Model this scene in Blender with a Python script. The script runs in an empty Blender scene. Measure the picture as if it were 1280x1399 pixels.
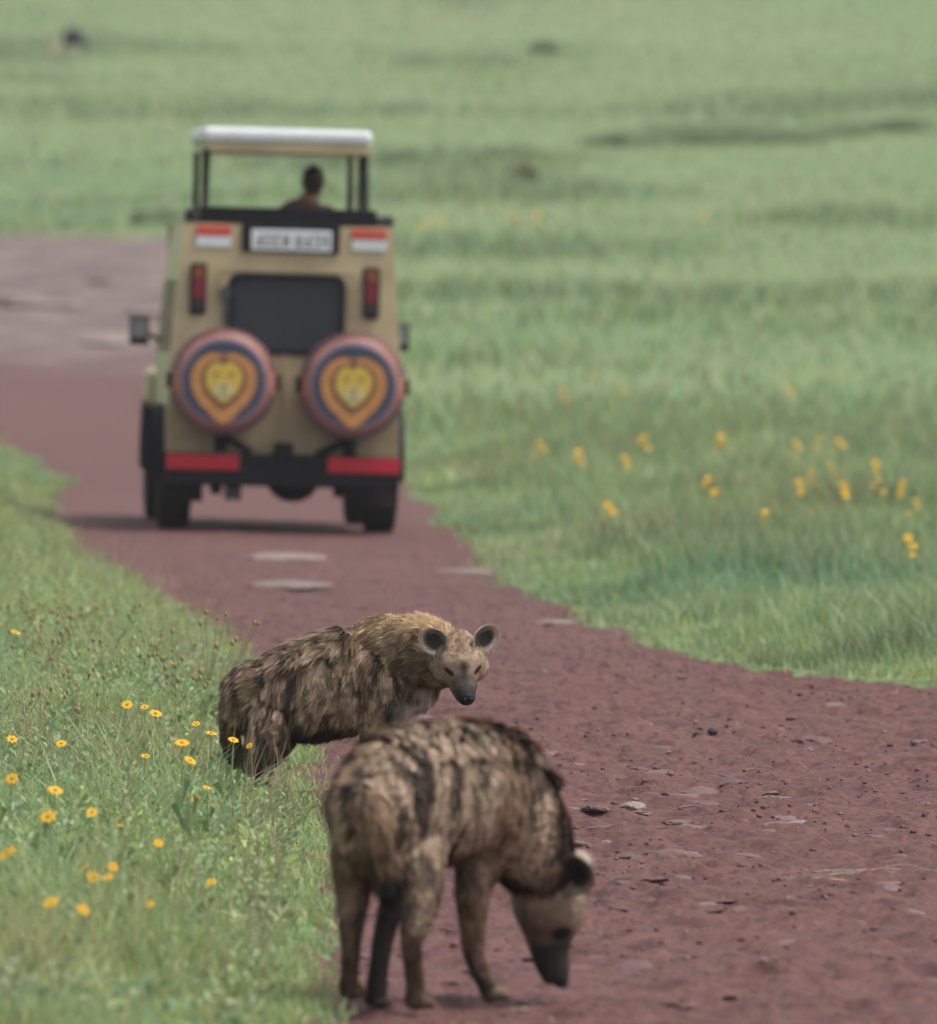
import bpy, bmesh, math, random
import numpy as np
from mathutils import Vector, Matrix

random.seed(7)
RNG = np.random.default_rng(11)
sc = bpy.context.scene
C = sc.collection

# ------------------------------------------------------------------ camera
PW, PH = 1280.0, 1399.0
LENS = 300.0
FPX = LENS / 24.0 * PH            # focal length in photo pixels
CAM_H = 2.05
HORIZON = 350.0                   # photo row of the level horizon
PITCH = math.atan((PH / 2 - HORIZON) / FPX)
cam_d = bpy.data.cameras.new('camera')
cam = bpy.data.objects.new('camera', cam_d)
C.objects.link(cam)
cam.location = (0, 0, CAM_H)
cam.rotation_euler = (math.pi / 2 - PITCH, 0, 0)
cam_d.sensor_fit = 'VERTICAL'
cam_d.sensor_height = 24.0
cam_d.sensor_width = 24.0
cam_d.lens = LENS
cam_d.clip_start = 0.1
cam_d.clip_end = 5000
cam_d.dof.use_dof = True
cam_d.dof.focus_distance = 47.95
cam_d.dof.aperture_fstop = 4.5
cam_d.dof.aperture_blades = 0
sc.camera = cam

# ------------------------------------------------------------------ sky, sun, exposure
SUN_EL, SUN_AZ = math.radians(62), math.radians(100)     # azimuth clockwise from +Y
world = bpy.data.worlds.new('World')
sc.world = world
world.use_nodes = True
wn = world.node_tree.nodes
wl = world.node_tree.links
sky = wn.new('ShaderNodeTexSky')
sky.sky_type = 'NISHITA'
sky.sun_disc = False
sky.sun_elevation = SUN_EL
sky.sun_rotation = SUN_AZ
sky.air_density = 1.0
sky.dust_density = 4.0
sky.ozone_density = 1.0
hs = wn.new('ShaderNodeHueSaturation')
hs.inputs['Saturation'].default_value = 0.32             # overcast: cloud greys the sky out
wl.new(sky.outputs[0], hs.inputs['Color'])
wl.new(hs.outputs[0], wn['Background'].inputs['Color'])
wn['Background'].inputs['Strength'].default_value = 0.125
sun_d = bpy.data.lights.new('sun', 'SUN')
sun_d.energy = 1.5
sun_d.angle = math.radians(14)
sun_d.color = (1.0, 0.96, 0.9)
sun = bpy.data.objects.new('sun', sun_d)
C.objects.link(sun)
sdir = Vector((math.sin(SUN_AZ) * math.cos(SUN_EL), math.cos(SUN_AZ) * math.cos(SUN_EL), math.sin(SUN_EL)))
sun.rotation_euler = sdir.to_track_quat('Z', 'Y').to_euler()
sun.location = (10, 40, 30)
vs = sc.view_settings
vs.view_transform = 'Standard'
vs.look = 'None'
vs.exposure = 0.97
vs.gamma = 1.0
vs.use_curve_mapping = False
sc.render.engine = 'CYCLES'
sc.cycles.use_denoising = True
sc.cycles.max_bounces = 6
sc.cycles.diffuse_bounces = 3
sc.cycles.transparent_max_bounces = 8
sc.cycles.volume_bounces = 0
sc.cycles.use_adaptive_sampling = False

# ------------------------------------------------------------------ helpers
def unproj(px, py, Y):
    """photo pixel -> world point on the plane at depth Y"""
    u, v = px - PW / 2, py - PH / 2
    d = Vector((u, FPX * math.cos(PITCH) - v * math.sin(PITCH), -FPX * math.sin(PITCH) - v * math.cos(PITCH)))
    t = Y / d.y
    return Vector((d.x * t, Y, CAM_H + d.z * t))

def _h(i, j, k, seed):
    n = (i * 374761393 + j * 668265263 + k * 2147483647 + seed * 974711) & 0x7fffffff
    n = ((n ^ (n >> 13)) * 1274126177) & 0x7fffffff
    n = (n ^ (n >> 16)) & 0x7fffffff
    return (n & 0xffffff) / float(0xffffff)

def noise3(p, scale=1.0, seed=0):
    p = np.asarray(p, float) * scale
    i = np.floor(p).astype(np.int64)
    f = p - i
    f = f * f * (3 - 2 * f)
    out = 0
    for a in (0, 1):
        for b in (0, 1):
            for c in (0, 1):
                w = (f[..., 0] if a else 1 - f[..., 0]) * (f[..., 1] if b else 1 - f[..., 1]) * (f[..., 2] if c else 1 - f[..., 2])
                out = out + w * _h(i[..., 0] + a, i[..., 1] + b, i[..., 2] + c, seed)
    return out

def noise2(x, y, scale=1.0, seed=0):
    x = np.asarray(x, float); y = np.asarray(y, float)
    return noise3(np.stack([x, y, np.zeros_like(x) + 0.37 / scale], -1), scale, seed)

def fbm2(x, y, scale, octv=3, seed=0):
    s, a, t = 0, 1.0, 0
    for o in range(octv):
        s = s + a * noise2(x, y, scale * 2 ** o, seed + o); t += a; a *= 0.5
    return s / t

def sstep(a, b, x):
    t = np.clip((x - a) / (b - a), 0, 1)
    return t * t * (3 - 2 * t)

# ---- lie of the land
_LY = [-60, 0, 30, 34, 40, 46.6, 52.7, 60, 70, 80, 90, 98, 107, 116, 128, 145, 160, 200, 240, 262, 275, 300]
_LX = [-1.6, -0.7, -0.45, -0.43, -0.435, -0.52, -0.66, -0.92, -1.38, -2.15, -2.9, -3.25, -3.5, -3.72, -4.5, -5.6, -6.6, -9.5, -14, -30, -60, -60]
_RY = [-60, 55, 59.0, 60.2, 61.0, 61.6, 62.3, 65.2, 71.7, 79.7, 92, 113.8, 150, 200, 240, 256, 264, 268, 270]
_RX = [9, 9, 8, 5.2, 3.2, 2.25, 1.75, 1.19, 0.66, 0.27, 0.0, -0.52, -1.1, -2.0, -3.2, -4.4, -6.2, -12, -60]
def edge_l(y):
    return np.interp(y, _LY, _LX) + (fbm2(y, 0 * np.asarray(y, float), 1.4, 4, 5) - .5) * 0.26 * np.clip(np.asarray(y) / 50, .4, 3)
def edge_r(y):
    return np.interp(y, _RY, _RX) + (fbm2(y, 0 * np.asarray(y, float) + 9, 0.8, 4, 6) - .5) * 0.42 * np.clip(np.asarray(y) / 60, .4, 3)

CAR_X, CAR_Y = -1.40, 95.5
def terrain(x, y):
    x = np.asarray(x, float); y = np.asarray(y, float)
    d = np.clip(y - 110, 0, None)
    z = np.where(d < 340, 1e-4 * d * d, 1e-4 * 340 ** 2 + (d - 340) * 0.068)
    r = sstep(120, 190, y)
    z = z + r * ((fbm2(x, y, 0.035, 3, 21) - .5) * 0.55) * np.clip(y / 220, 0.5, 2.2)
    # the track tilts a little sideways where the car stands
    z = z - 0.026 * np.clip(x - CAR_X, -3, 3) * np.exp(-((y - 97.5) / 9.0) ** 2)
    # a shallow dip in the dirt under the near animal's feet
    z = z - 0.014 * np.exp(-(((x + 0.2) / .35) ** 2 + ((y - 35.0) / .35) ** 2))
    # the verge stands a hand above the worn track
    el = np.interp(y, _LY, _LX)
    z = z + 0.05 * sstep(0.05, 0.9, el - x) * (y < 140)
    return z

def to_obj(name, me, mat=None, parent=None, loc=None):
    o = bpy.data.objects.new(name, me)
    C.objects.link(o)
    if mat is not None and not me.materials:
        me.materials.append(mat)
    if parent is not None:
        o.parent = parent
    if loc is not None:
        o.location = loc
    return o

def tag(o, label=None, cat=None, group=None, kind=None):
    if label: o['label'] = label
    if cat: o['category'] = cat
    if group: o['group'] = group
    if kind: o['kind'] = kind
    return o

def empty(name, loc=(0, 0, 0), rz=0.0):
    o = bpy.data.objects.new(name, None)
    C.objects.link(o)
    o.location = loc
    o.rotation_euler = (0, 0, rz)
    o.empty_display_size = 0.1
    return o

def np_mesh(name, V, F, col=None, smooth=False, nper=None):
    """V (n,3); F (m,k) with one k"""
    V = np.ascontiguousarray(V, np.float32); F = np.ascontiguousarray(F, np.int32)
    me = bpy.data.meshes.new(name)
    me.vertices.add(len(V)); me.vertices.foreach_set('co', V.ravel())
    m, k = F.shape
    me.loops.add(m * k); me.loops.foreach_set('vertex_index', F.ravel())
    me.polygons.add(m)
    me.polygons.foreach_set('loop_start', np.arange(0, m * k, k, dtype=np.int32))
    if smooth:
        me.polygons.foreach_set('use_smooth', np.ones(m, bool))
    me.update(calc_edges=True)
    if col is not None:
        a = me.color_attributes.new('Col', 'FLOAT_COLOR', 'POINT')
        c4 = np.ones((len(V), 4), np.float32); c4[:, :3] = col
        a.data.foreach_set('color', c4.ravel())
    return me

class MB:
    """collects simple shapes into one mesh"""
    def __init__(s):
        s.v, s.f = [], []
    def add(s, v, f):
        n = len(s.v)
        s.v += [tuple(p) for p in v]
        s.f += [tuple(i + n for i in q) for q in f]
        return s
    def box(s, x0, x1, y0, y1, z0, z1, m=None):
        v = [Vector((x, y, z)) for x in (x0, x1) for y in (y0, y1) for z in (z0, z1)]
        if m is not None: v = [m @ p for p in v]
        return s.add(v, [(0, 1, 3, 2), (4, 6, 7, 5), (0, 4, 5, 1), (2, 3, 7, 6), (0, 2, 6, 4), (1, 5, 7, 3)])
    def tube(s, pts, rad, n=8, cap=True):
        pts = [Vector(p) for p in pts]
        if not hasattr(rad, '__len__'): rad = [rad] * len(pts)
        rings = []
        ref = None
        for i, p in enumerate(pts):
            t = (pts[min(i + 1, len(pts) - 1)] - pts[max(i - 1, 0)]).normalized()
            if ref is None:
                ref = Vector((0, 0, 1)) if abs(t.z) < .9 else Vector((1, 0, 0))
            a = t.cross(ref).normalized(); b = a.cross(t).normalized()
            rings.append([p + (a * math.cos(2 * math.pi * k / n) + b * math.sin(2 * math.pi * k / n)) * rad[i] for k in range(n)])
        v = [q for r in rings for q in r]
        f = [(i * n + k, i * n + (k + 1) % n, (i + 1) * n + (k + 1) % n, (i + 1) * n + k) for i in range(len(pts) - 1) for k in range(n)]
        if cap:
            f += [tuple(range(n - 1, -1, -1)), tuple((len(pts) - 1) * n + k for k in range(n))]
        return s.add(v, f)
    def lathe(s, prof, n=32, axis='Y', c=(0, 0, 0)):
        """prof: (radius, along) pairs; closed with caps where radius is 0"""
        v = []; f = []
        c = Vector(c)
        for r, h in prof:
            for k in range(n):
                a = 2 * math.pi * k / n
                p = (r * math.cos(a), h, r * math.sin(a)) if axis == 'Y' else ((h, r * math.cos(a), r * math.sin(a)) if axis == 'X' else (r * math.cos(a), r * math.sin(a), h))
                v.append(c + Vector(p))
        for i in range(len(prof) - 1):
            for k in range(n):
                f.append((i * n + k, i * n + (k + 1) % n, (i + 1) * n + (k + 1) % n, (i + 1) * n + k))
        return s.add(v, f)
    def prism(s, poly, y0, y1):
        """polygon (x,z) extruded along y"""
        n = len(poly)
        v = [(x, y0, z) for x, z in poly] + [(x, y1, z) for x, z in poly]
        f = [tuple(range(n)), tuple(range(2 * n - 1, n - 1, -1))] + [(i, i + n, (i + 1) % n + n, (i + 1) % n) for i in range(n)]
        return s.add(v, f)
    def ball(s, c, r, nu=10, nv=7, sc_=(1, 1, 1), m=None):
        v = []; f = []
        c = Vector(c)
        for i in range(nv + 1):
            th = math.pi * i / nv
            for k in range(nu):
                a = 2 * math.pi * k / nu
                q = Vector((r * sc_[0] * math.sin(th) * math.cos(a), r * sc_[1] * math.sin(th) * math.sin(a), r * sc_[2] * math.cos(th)))
                if m is not None: q = m @ q
                v.append(c + q)
        for i in range(nv):
            for k in range(nu):
                f.append((i * nu + k, (i + 1) * nu + k, (i + 1) * nu + (k + 1) % nu, i * nu + (k + 1) % nu))
        return s.add(v, f)
    def mesh(s, name, smooth=False):
        me = bpy.data.meshes.new(name)
        me.from_pydata(s.v, [], s.f)
        bm = bmesh.new(); bm.from_mesh(me)
        bmesh.ops.remove_doubles(bm, verts=bm.verts, dist=1e-5)
        bmesh.ops.recalc_face_normals(bm, faces=bm.faces)
        bm.to_mesh(me); bm.free()
        if smooth:
            me.polygons.foreach_set('use_smooth', [True] * len(me.polygons))
        return me
    def build(s, name, mat, parent=None, smooth=False, bevel=0.0, seg=2):
        o = to_obj(name, s.mesh(name, smooth), mat, parent)
        if bevel:
            b = o.modifiers.new('bevel', 'BEVEL'); b.width = bevel; b.segments = seg; b.limit_method = 'ANGLE'; b.angle_limit = math.radians(35)
        return o

# ------------------------------------------------------------------ materials
def mat_new(name):
    m = bpy.data.materials.new(name); m.use_nodes = True
    return m, m.node_tree.nodes, m.node_tree.links, m.node_tree.nodes['Principled BSDF']

def mat_plain(name, col, rough=0.6, metal=0.0, var=0.12, scale=9.0, bump=0.0, coat=0.0, dirt=None):
    m, n, l, b = mat_new(name)
    tc = n.new('ShaderNodeTexCoord')
    no = n.new('ShaderNodeTexNoise'); no.inputs['Scale'].default_value = scale; no.inputs['Detail'].default_value = 5
    l.new(tc.outputs['Object'], no.inputs['Vector'])
    rp = n.new('ShaderNodeValToRGB')
    d = dirt if dirt else tuple(c * (1 - 1.6 * var) for c in col)
    rp.color_ramp.elements[0].position = 0.3; rp.color_ramp.elements[0].color = (*d, 1)
    rp.color_ramp.elements[1].position = 0.62; rp.color_ramp.elements[1].color = (*[min(1, c * (1 + var * .6)) for c in col], 1)
    l.new(no.outputs['Fac'], rp.inputs['Fac']); l.new(rp.outputs['Color'], b.inputs['Base Color'])
    b.inputs['Roughness'].default_value = rough
    b.inputs['Metallic'].default_value = metal
    b.inputs['Coat Weight'].default_value = coat
    b.inputs['Specular IOR Level'].default_value = .12 if max(col) < .03 else .4
    if bump:
        bp = n.new('ShaderNodeBump'); bp.inputs['Strength'].default_value = bump; bp.inputs['Distance'].default_value = 0.01
        l.new(no.outputs['Fac'], bp.inputs['Height']); l.new(bp.outputs['Normal'], b.inputs['Normal'])
    return m

def mat_vcol(name, rough=0.75, transl=0.0, spec=0.25, noise_amt=0.0, noise_scale=40.0):
    m, n, l, b = mat_new(name)
    a = n.new('ShaderNodeVertexColor'); a.layer_name = 'Col'
    src = a.outputs['Color']
    if noise_amt:
        tc = n.new('ShaderNodeTexCoord'); no = n.new('ShaderNodeTexNoise')
        no.inputs['Scale'].default_value = noise_scale; no.inputs['Detail'].default_value = 4
        l.new(tc.outputs['Object'], no.inputs['Vector'])
        mr = n.new('ShaderNodeMapRange'); mr.inputs['To Min'].default_value = 1 - noise_amt; mr.inputs['To Max'].default_value = 1 + noise_amt
        l.new(no.outputs['Fac'], mr.inputs['Value'])
        mx = n.new('ShaderNodeVectorMath'); mx.operation = 'SCALE'
        l.new(src, mx.inputs[0]); l.new(mr.outputs['Result'], mx.inputs['Scale']); src = mx.outputs['Vector']
    l.new(src, b.inputs['Base Color'])
    b.inputs['Roughness'].default_value = rough
    b.inputs['Specular IOR Level'].default_value = spec
    if transl:
        t = n.new('ShaderNodeBsdfTranslucent'); l.new(src, t.inputs['Color'])
        mix = n.new('ShaderNodeMixShader'); mix.inputs['Fac'].default_value = transl
        l.new(b.outputs[0], mix.inputs[1]); l.new(t.outputs[0], mix.inputs[2])
        l.new(mix.outputs[0], n['Material Output'].inputs['Surface'])
    return m

M_GRASS = mat_vcol('grass_blades', 0.55, 0.35, 0.35)
M_LEAF = mat_vcol('leafy_green', 0.5, 0.3, 0.4)
M_FUR = mat_vcol('fur', 0.55, 0.0, 0.12)
M_SKIN = mat_vcol('hide', 0.8, 0.0, 0.15, 0.25, 60)

def mat_ground():
    m, n, l, b = mat_new('meadow_soil')
    tc = n.new('ShaderNodeTexCoord')
    def nz(scale, detail, stretch=(1, 1, 1)):
        mp = n.new('ShaderNodeMapping'); mp.inputs['Scale'].default_value = stretch
        l.new(tc.outputs['Object'], mp.inputs['Vector'])
        t = n.new('ShaderNodeTexNoise'); t.inputs['Scale'].default_value = scale; t.inputs['Detail'].default_value = detail
        l.new(mp.outputs[0], t.inputs['Vector']); return t.outputs['Fac']
    big = nz(0.05, 4, (1.0, .55, 1)); mid = nz(0.45, 5); fine = nz(5.0, 5)
    def ramp(src, stops):
        r = n.new('ShaderNodeValToRGB')
        while len(r.color_ramp.elements) < len(stops): r.color_ramp.elements.new(0.5)
        for e, (p, c) in zip(r.color_ramp.elements, stops): e.position = p; e.color = (*c, 1)
        l.new(src, r.inputs['Fac']); return r.outputs['Color']
    base = ramp(big, [(0.32, (0.1075, 0.1697, 0.0820)), (0.46, (0.1333, 0.1892, 0.0880)), (0.60, (0.1634, 0.2037, 0.0980)), (0.72, (0.1720, 0.1940, 0.1050))])
    patch = ramp(mid, [(0.35, (0.0989, 0.1600, 0.0820)), (0.52, (0.1333, 0.1940, 0.0900)), (0.68, (0.1720, 0.1940, 0.1050))])
    mx = n.new('ShaderNodeMix'); mx.data_type = 'RGBA'; mx.inputs['Factor'].default_value = 0.42
    l.new(base, mx.inputs['A']); l.new(patch, mx.inputs['B'])
    fr = ramp(fine, [(0.3, (0.6, 0.62, 0.6)), (0.7, (1.25, 1.2, 1.1))])
    ml = n.new('ShaderNodeMix'); ml.data_type = 'RGBA'; ml.blend_type = 'MULTIPLY'; ml.inputs['Factor'].default_value = 1.0
    l.new(mx.outputs['Result'], ml.inputs['A']); l.new(fr, ml.inputs['B'])
    l.new(ml.outputs['Result'], b.inputs['Base Color'])
    b.inputs['Roughness'].default_value = 0.9
    b.inputs['Specular IOR Level'].default_value = 0.1
    bp = n.new('ShaderNodeBump'); bp.inputs['Strength'].default_value = 0.6; bp.inputs['Distance'].default_value = 0.15
    l.new(fine, bp.inputs['Height']); l.new(bp.outputs['Normal'], b.inputs['Normal'])
    return m

def mat_road():
    m, n, l, b = mat_new('red_laterite')
    tc = n.new('ShaderNodeTexCoord')
    def nz(scale, detail, stretch=(1, 1, 1), rough=0.55):
        mp = n.new('ShaderNodeMapping'); mp.inputs['Scale'].default_value = stretch
        l.new(tc.outputs['Object'], mp.inputs['Vector'])
        t = n.new('ShaderNodeTexNoise'); t.inputs['Scale'].default_value = scale; t.inputs['Detail'].default_value = detail
        t.inputs['Roughness'].default_value = rough
        l.new(mp.outputs[0], t.inputs['Vector']); return t.outputs['Fac']
    def ramp(src, stops):
        r = n.new('ShaderNodeValToRGB')
        while len(r.color_ramp.elements) < len(stops): r.color_ramp.elements.new(0.5)
        for e, (p, c) in zip(r.color_ramp.elements, stops): e.position = p; e.color = (*c, 1)
        l.new(src, r.inputs['Fac']); return r.outputs['Color']
    big = nz(0.5, 5, (1, .5, 1)); mid = nz(5.0, 6, (1, .6, 1)); fine = nz(38, 6, (1, .7, 1), .65)
    c1 = ramp(big, [(0.3, (0.0706, 0.0295, 0.0254)), (0.5, (0.0878, 0.0365, 0.0310)), (0.72, (0.1080, 0.0503, 0.0430))])
    c2 = ramp(mid, [(0.30, (0.0547, 0.0227, 0.0194)), (0.5, (0.0878, 0.0358, 0.0303)), (0.66, (0.1080, 0.0471, 0.0394)), (0.8, (0.1260, 0.0679, 0.0594))])
    mx = n.new('ShaderNodeMix'); mx.data_type = 'RGBA'; mx.inputs['Factor'].default_value = 0.55
    l.new(c1, mx.inputs['A']); l.new(c2, mx.inputs['B'])
    fr = ramp(fine, [(0.30, (0.45, 0.43, 0.42)), (0.5, (1, 1, 1)), (0.70, (1.45, 1.4, 1.38))])
    ml = n.new('ShaderNodeMix'); ml.data_type = 'RGBA'; ml.blend_type = 'MULTIPLY'; ml.inputs['Factor'].default_value = 1.0
    l.new(mx.outputs['Result'], ml.inputs['A']); l.new(fr, ml.inputs['B'])
    # farther on the track runs over paler stony ground
    sep = n.new('ShaderNodeSeparateXYZ'); l.new(tc.outputs['Object'], sep.inputs[0])
    wob = n.new('ShaderNodeMath'); wob.operation = 'MULTIPLY_ADD'; wob.inputs[1].default_value = 40; l.new(big, wob.inputs[0]); l.new(sep.outputs['Y'], wob.inputs[2])
    mr = n.new('ShaderNodeMapRange'); mr.inputs['From Min'].default_value = 188; mr.inputs['From Max'].default_value = 212
    l.new(wob.outputs[0], mr.inputs['Value'])
    stony = ramp(nz(0.8, 8, (1, .35, 1), .65), [(0.34, (0.062, 0.042, 0.041)), (0.48, (0.105, 0.073, 0.068)), (0.60, (0.155, 0.108, 0.085)), (0.70, (0.21, 0.17, 0.15))])
    m2 = n.new('ShaderNodeMix'); m2.data_type = 'RGBA'
    l.new(mr.outputs['Result'], m2.inputs['Factor']); l.new(ml.outputs['Result'], m2.inputs['A']); l.new(stony, m2.inputs['B'])
    l.new(m2.outputs['Result'], b.inputs['Base Color'])
    b.inputs['Roughness'].default_value = 0.8
    b.inputs['Specular IOR Level'].default_value = 0.3
    bp = n.new('ShaderNodeBump'); bp.inputs['Strength'].default_value = 0.9; bp.inputs['Distance'].default_value = 0.012
    l.new(fine, bp.inputs['Height']); l.new(bp.outputs['Normal'], b.inputs['Normal'])
    return m
M_GROUND = mat_ground()
M_ROAD = mat_road()

# ------------------------------------------------------------------ ground and road
def build_ground():
    ys = np.concatenate([np.arange(-60, 30, 3), np.arange(30, 64, .25), np.arange(64, 130, .5), np.arange(130, 290, 2), np.arange(290, 520, 5), np.geomspace(520, 1700, 30)])
    L = edge_l(ys); R = edge_r(ys)
    R = np.maximum(R, L + .4)
    gone = ys > 268
    offs = np.array([500, 250, 120, 60, 35, 22, 15, 10, 7, 5, 3.6, 2.6, 1.9, 1.4, 1.0, .7, .5, .35, .2, .1, .04])
    cols = []
    for o in offs: cols.append(L - o)
    for t in (0.0, 1.0):
        cols.append(L + .06 if t == 0 else R - .06)
    for o in offs[::-1]: cols.append(R + o)
    X = np.stack(cols, 1)
    # past the bend the track has gone: even columns
    k = X.shape[1]
    even = np.concatenate([-np.geomspace(.5, 560, k // 2)[::-1], np.geomspace(.5, 560, k - k // 2)])
    w = sstep(262, 275, ys)[:, None]
    X = np.where(w > .5, even[None, :], X)
    Y = np.repeat(ys[:, None], k, 1)
    Z = terrain(X, Y)
    n = len(offs)
    sink = np.zeros_like(Z); sink[:, n:n + 2] = 0.10
    sink[ys > 266] = 0
    Z = Z - sink + (fbm2(X, Y, 1.7, 2, 33) - .5) * .03
    V = np.stack([X, Y, Z], -1).reshape(-1, 3)
    m = len(ys)
    i, j = np.meshgrid(np.arange(m - 1), np.arange(k - 1), indexing='ij')
    a = (i * k + j).ravel()
    F = np.stack([a, a + 1, a + 1 + k, a + k], 1)
    o = to_obj('ground', np_mesh('ground', V, F, smooth=True), M_GROUND)
    return tag(o, 'broad green meadow rising gently behind the track', 'ground', kind='structure')
GROUND = build_ground()

def road_z(x, y):
    near = 1 - sstep(75, 110, y)
    rut = (fbm2(x, y * .6, 1.1, 3, 40) - .5) * .05
    clod = (fbm2(x, y * .75, 6.0, 3, 41) - .5)
    lump = np.clip(noise2(x, y * .7, 9.0, 47) - .62, 0, 1) * .075
    return terrain(x, y) - 0.016 - .0155 * near + rut * (.35 + .65 * near) + near * (clod * .040 + lump * .8 + sstep(.50, .57, fbm2(x, y * .7, 5.5, 2, 48)) * .017 + sstep(.50, .60, noise2(x, y * .7, 13.0, 49)) * .012 + (noise2(x, y, 24.0, 50) - .5) * .010)

def build_road():
    ys = np.concatenate([np.arange(-60, 30, 3), np.arange(30, 33, .1), np.arange(33, 60, .036), np.arange(60, 66, .07), np.arange(66, 100, .22), np.arange(100, 150, .8), np.arange(150, 269, 1.2)])
    L = edge_l(ys) - .05; R = np.maximum(edge_r(ys), L + .4) + .05
    mid = np.minimum(R, L + 3.9)
    t1 = np.linspace(0, 1, 210)[None, :]; t2 = np.linspace(0, 1, 22)[None, 1:]
    X = np.concatenate([L[:, None] + (mid - L)[:, None] * t1, mid[:, None] + np.maximum(R - mid, .02)[:, None] * t2], 1)
    k = X.shape[1]
    Y = np.repeat(ys[:, None], k, 1)
    Z = road_z(X, Y)
    V = np.stack([X, Y, Z], -1).reshape(-1, 3)
    i, j = np.meshgrid(np.arange(len(ys) - 1), np.arange(k - 1), indexing='ij')
    a = (i * k + j).ravel()
    F = np.stack([a, a + 1, a + 1 + k, a + k], 1)
    o = to_obj('road', np_mesh('road', V, F, smooth=True), M_ROAD)
    return tag(o, 'rutted red dirt track winding through the meadow', 'road', kind='structure')
ROAD = build_road()

def rz_at(x, y):
    return float(road_z(np.array([x]), np.array([y]))[0])
def tz_at(x, y):
    return float(terrain(np.array([x]), np.array([y]))[0])

# ---- stones
def stone_mesh(name, seed, flat=.6, rough=.22, n=2):
    bm = bmesh.new()
    bmesh.ops.create_icosphere(bm, subdivisions=n, radius=1)
    P = np.array([v.co[:] for v in bm.verts])
    r = 1 + (noise3(P + 7 * seed, 1.1, seed) - .5) * rough * 3 + (noise3(P + 3 * seed, 2.6, seed) - .5) * rough
    for v, q in zip(bm.verts, r):
        v.co = v.co * float(q); v.co.z *= flat
        v.co.z = max(v.co.z, -.35)
    me = bpy.data.meshes.new(name); bm.to_mesh(me); bm.free()
    return me
def mat_stone(name, a, b_, c):
    m, n, l, b = mat_new(name)
    oi = n.new('ShaderNodeObjectInfo'); tc = n.new('ShaderNodeTexCoord')
    no = n.new('ShaderNodeTexNoise'); no.inputs['Scale'].default_value = 3; no.inputs['Detail'].default_value = 6
    l.new(tc.outputs['Object'], no.inputs['Vector'])
    ad = n.new('ShaderNodeMath'); ad.operation = 'MULTIPLY_ADD'; ad.inputs[1].default_value = 0.55
    l.new(oi.outputs['Random'], ad.inputs[0])
    m2 = n.new('ShaderNodeMath'); m2.operation = 'MULTIPLY'; m2.inputs[1].default_value = .45; l.new(no.outputs['Fac'], m2.inputs[0]); l.new(m2.outputs[0], ad.inputs[2])
    r = n.new('ShaderNodeValToRGB')
    r.color_ramp.elements.new(.5)
    for e, (p, q) in zip(r.color_ramp.elements, [(.25, a), (.55, b_), (.85, c)]): e.position = p; e.color = (*q, 1)
    l.new(ad.outputs[0], r.inputs['Fac']); l.new(r.outputs['Color'], b.inputs['Base Color'])
    b.inputs['Roughness'].default_value = .75
    bp = n.new('ShaderNodeBump'); bp.inputs['Strength'].default_value = .5; bp.inputs['Distance'].default_value = .02
    l.new(no.outputs['Fac'], bp.inputs['Height']); l.new(bp.outputs['Normal'], b.inputs['Normal'])
    return m
M_STONE = mat_stone('road_stone', (0.0731, 0.0361, 0.0327), (0.1118, 0.0576, 0.0516), (0.1462, 0.0946, 0.0860))
M_STONE_DARK = mat_stone('dark_stone', (0.0241, 0.0129, 0.0112), (0.0344, 0.0189, 0.0172), (0.0473, 0.0284, 0.0258))
M_STONE_PALE = mat_stone('pale_stone', (0.125, 0.085, 0.072), (0.155, 0.11, 0.092), (0.20, 0.155, 0.13))
M_STONE_GREY = mat_stone('grey_stone', (0.0946, 0.0860, 0.0903), (0.1290, 0.1204, 0.1290), (0.1720, 0.1634, 0.1720))

STONES = []
for k in range(7):
    me = stone_mesh('stone', k + 1, .45 + .07 * (k % 3), .2 + .05 * (k % 4))
    me.materials.append(M_STONE)
    STONES.append(me)

def ground_hit(px, py):
    """photo pixel on the flat stretch -> (x, y)"""
    lo, hi = 20.0, 470.0
    for _ in range(20):
        Y = (lo + hi) / 2
        p = unproj(px, py, Y)
        if p.z > tz_at(p.x, Y): lo = Y
        else: hi = Y
    return p.x, Y

cnt = 0
for _ in range(1200):
    if cnt >= 280: break
    px = random.uniform(430, 1290); py = random.uniform(905, 1398)
    if py < 950 and random.random() < .5: continue
    x, y = ground_hit(px, py)
    if x < float(edge_l(np.array([y]))[0]) + .08 or x > float(edge_r(np.array([y]))[0]) - .15: continue
    # more of them in the rough belt beside the near animal
    if not (740 < px < 1150 and 1010 < py < 1240) and random.random() < .45: continue
    r = random.choice([.012, .015, .02, .025, .03, .04]) * random.uniform(.8, 1.3)
    if 740 < px < 1060 and 1010 < py < 1210 and random.random() < .5: r *= 1.9
    o = bpy.data.objects.new('stone', random.choice(STONES)); C.objects.link(o)
    o.parent = ROAD
    o.location = (x, y, rz_at(x, y) - r * .12)
    o.scale = (r * random.uniform(1, 1.7), r * random.uniform(1, 1.8), r * random.uniform(.7, 1.1))
    o.rotation_euler = (random.uniform(-.2, .2), random.uniform(-.2, .2), random.uniform(0, 6.28))
    cnt += 1

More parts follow.
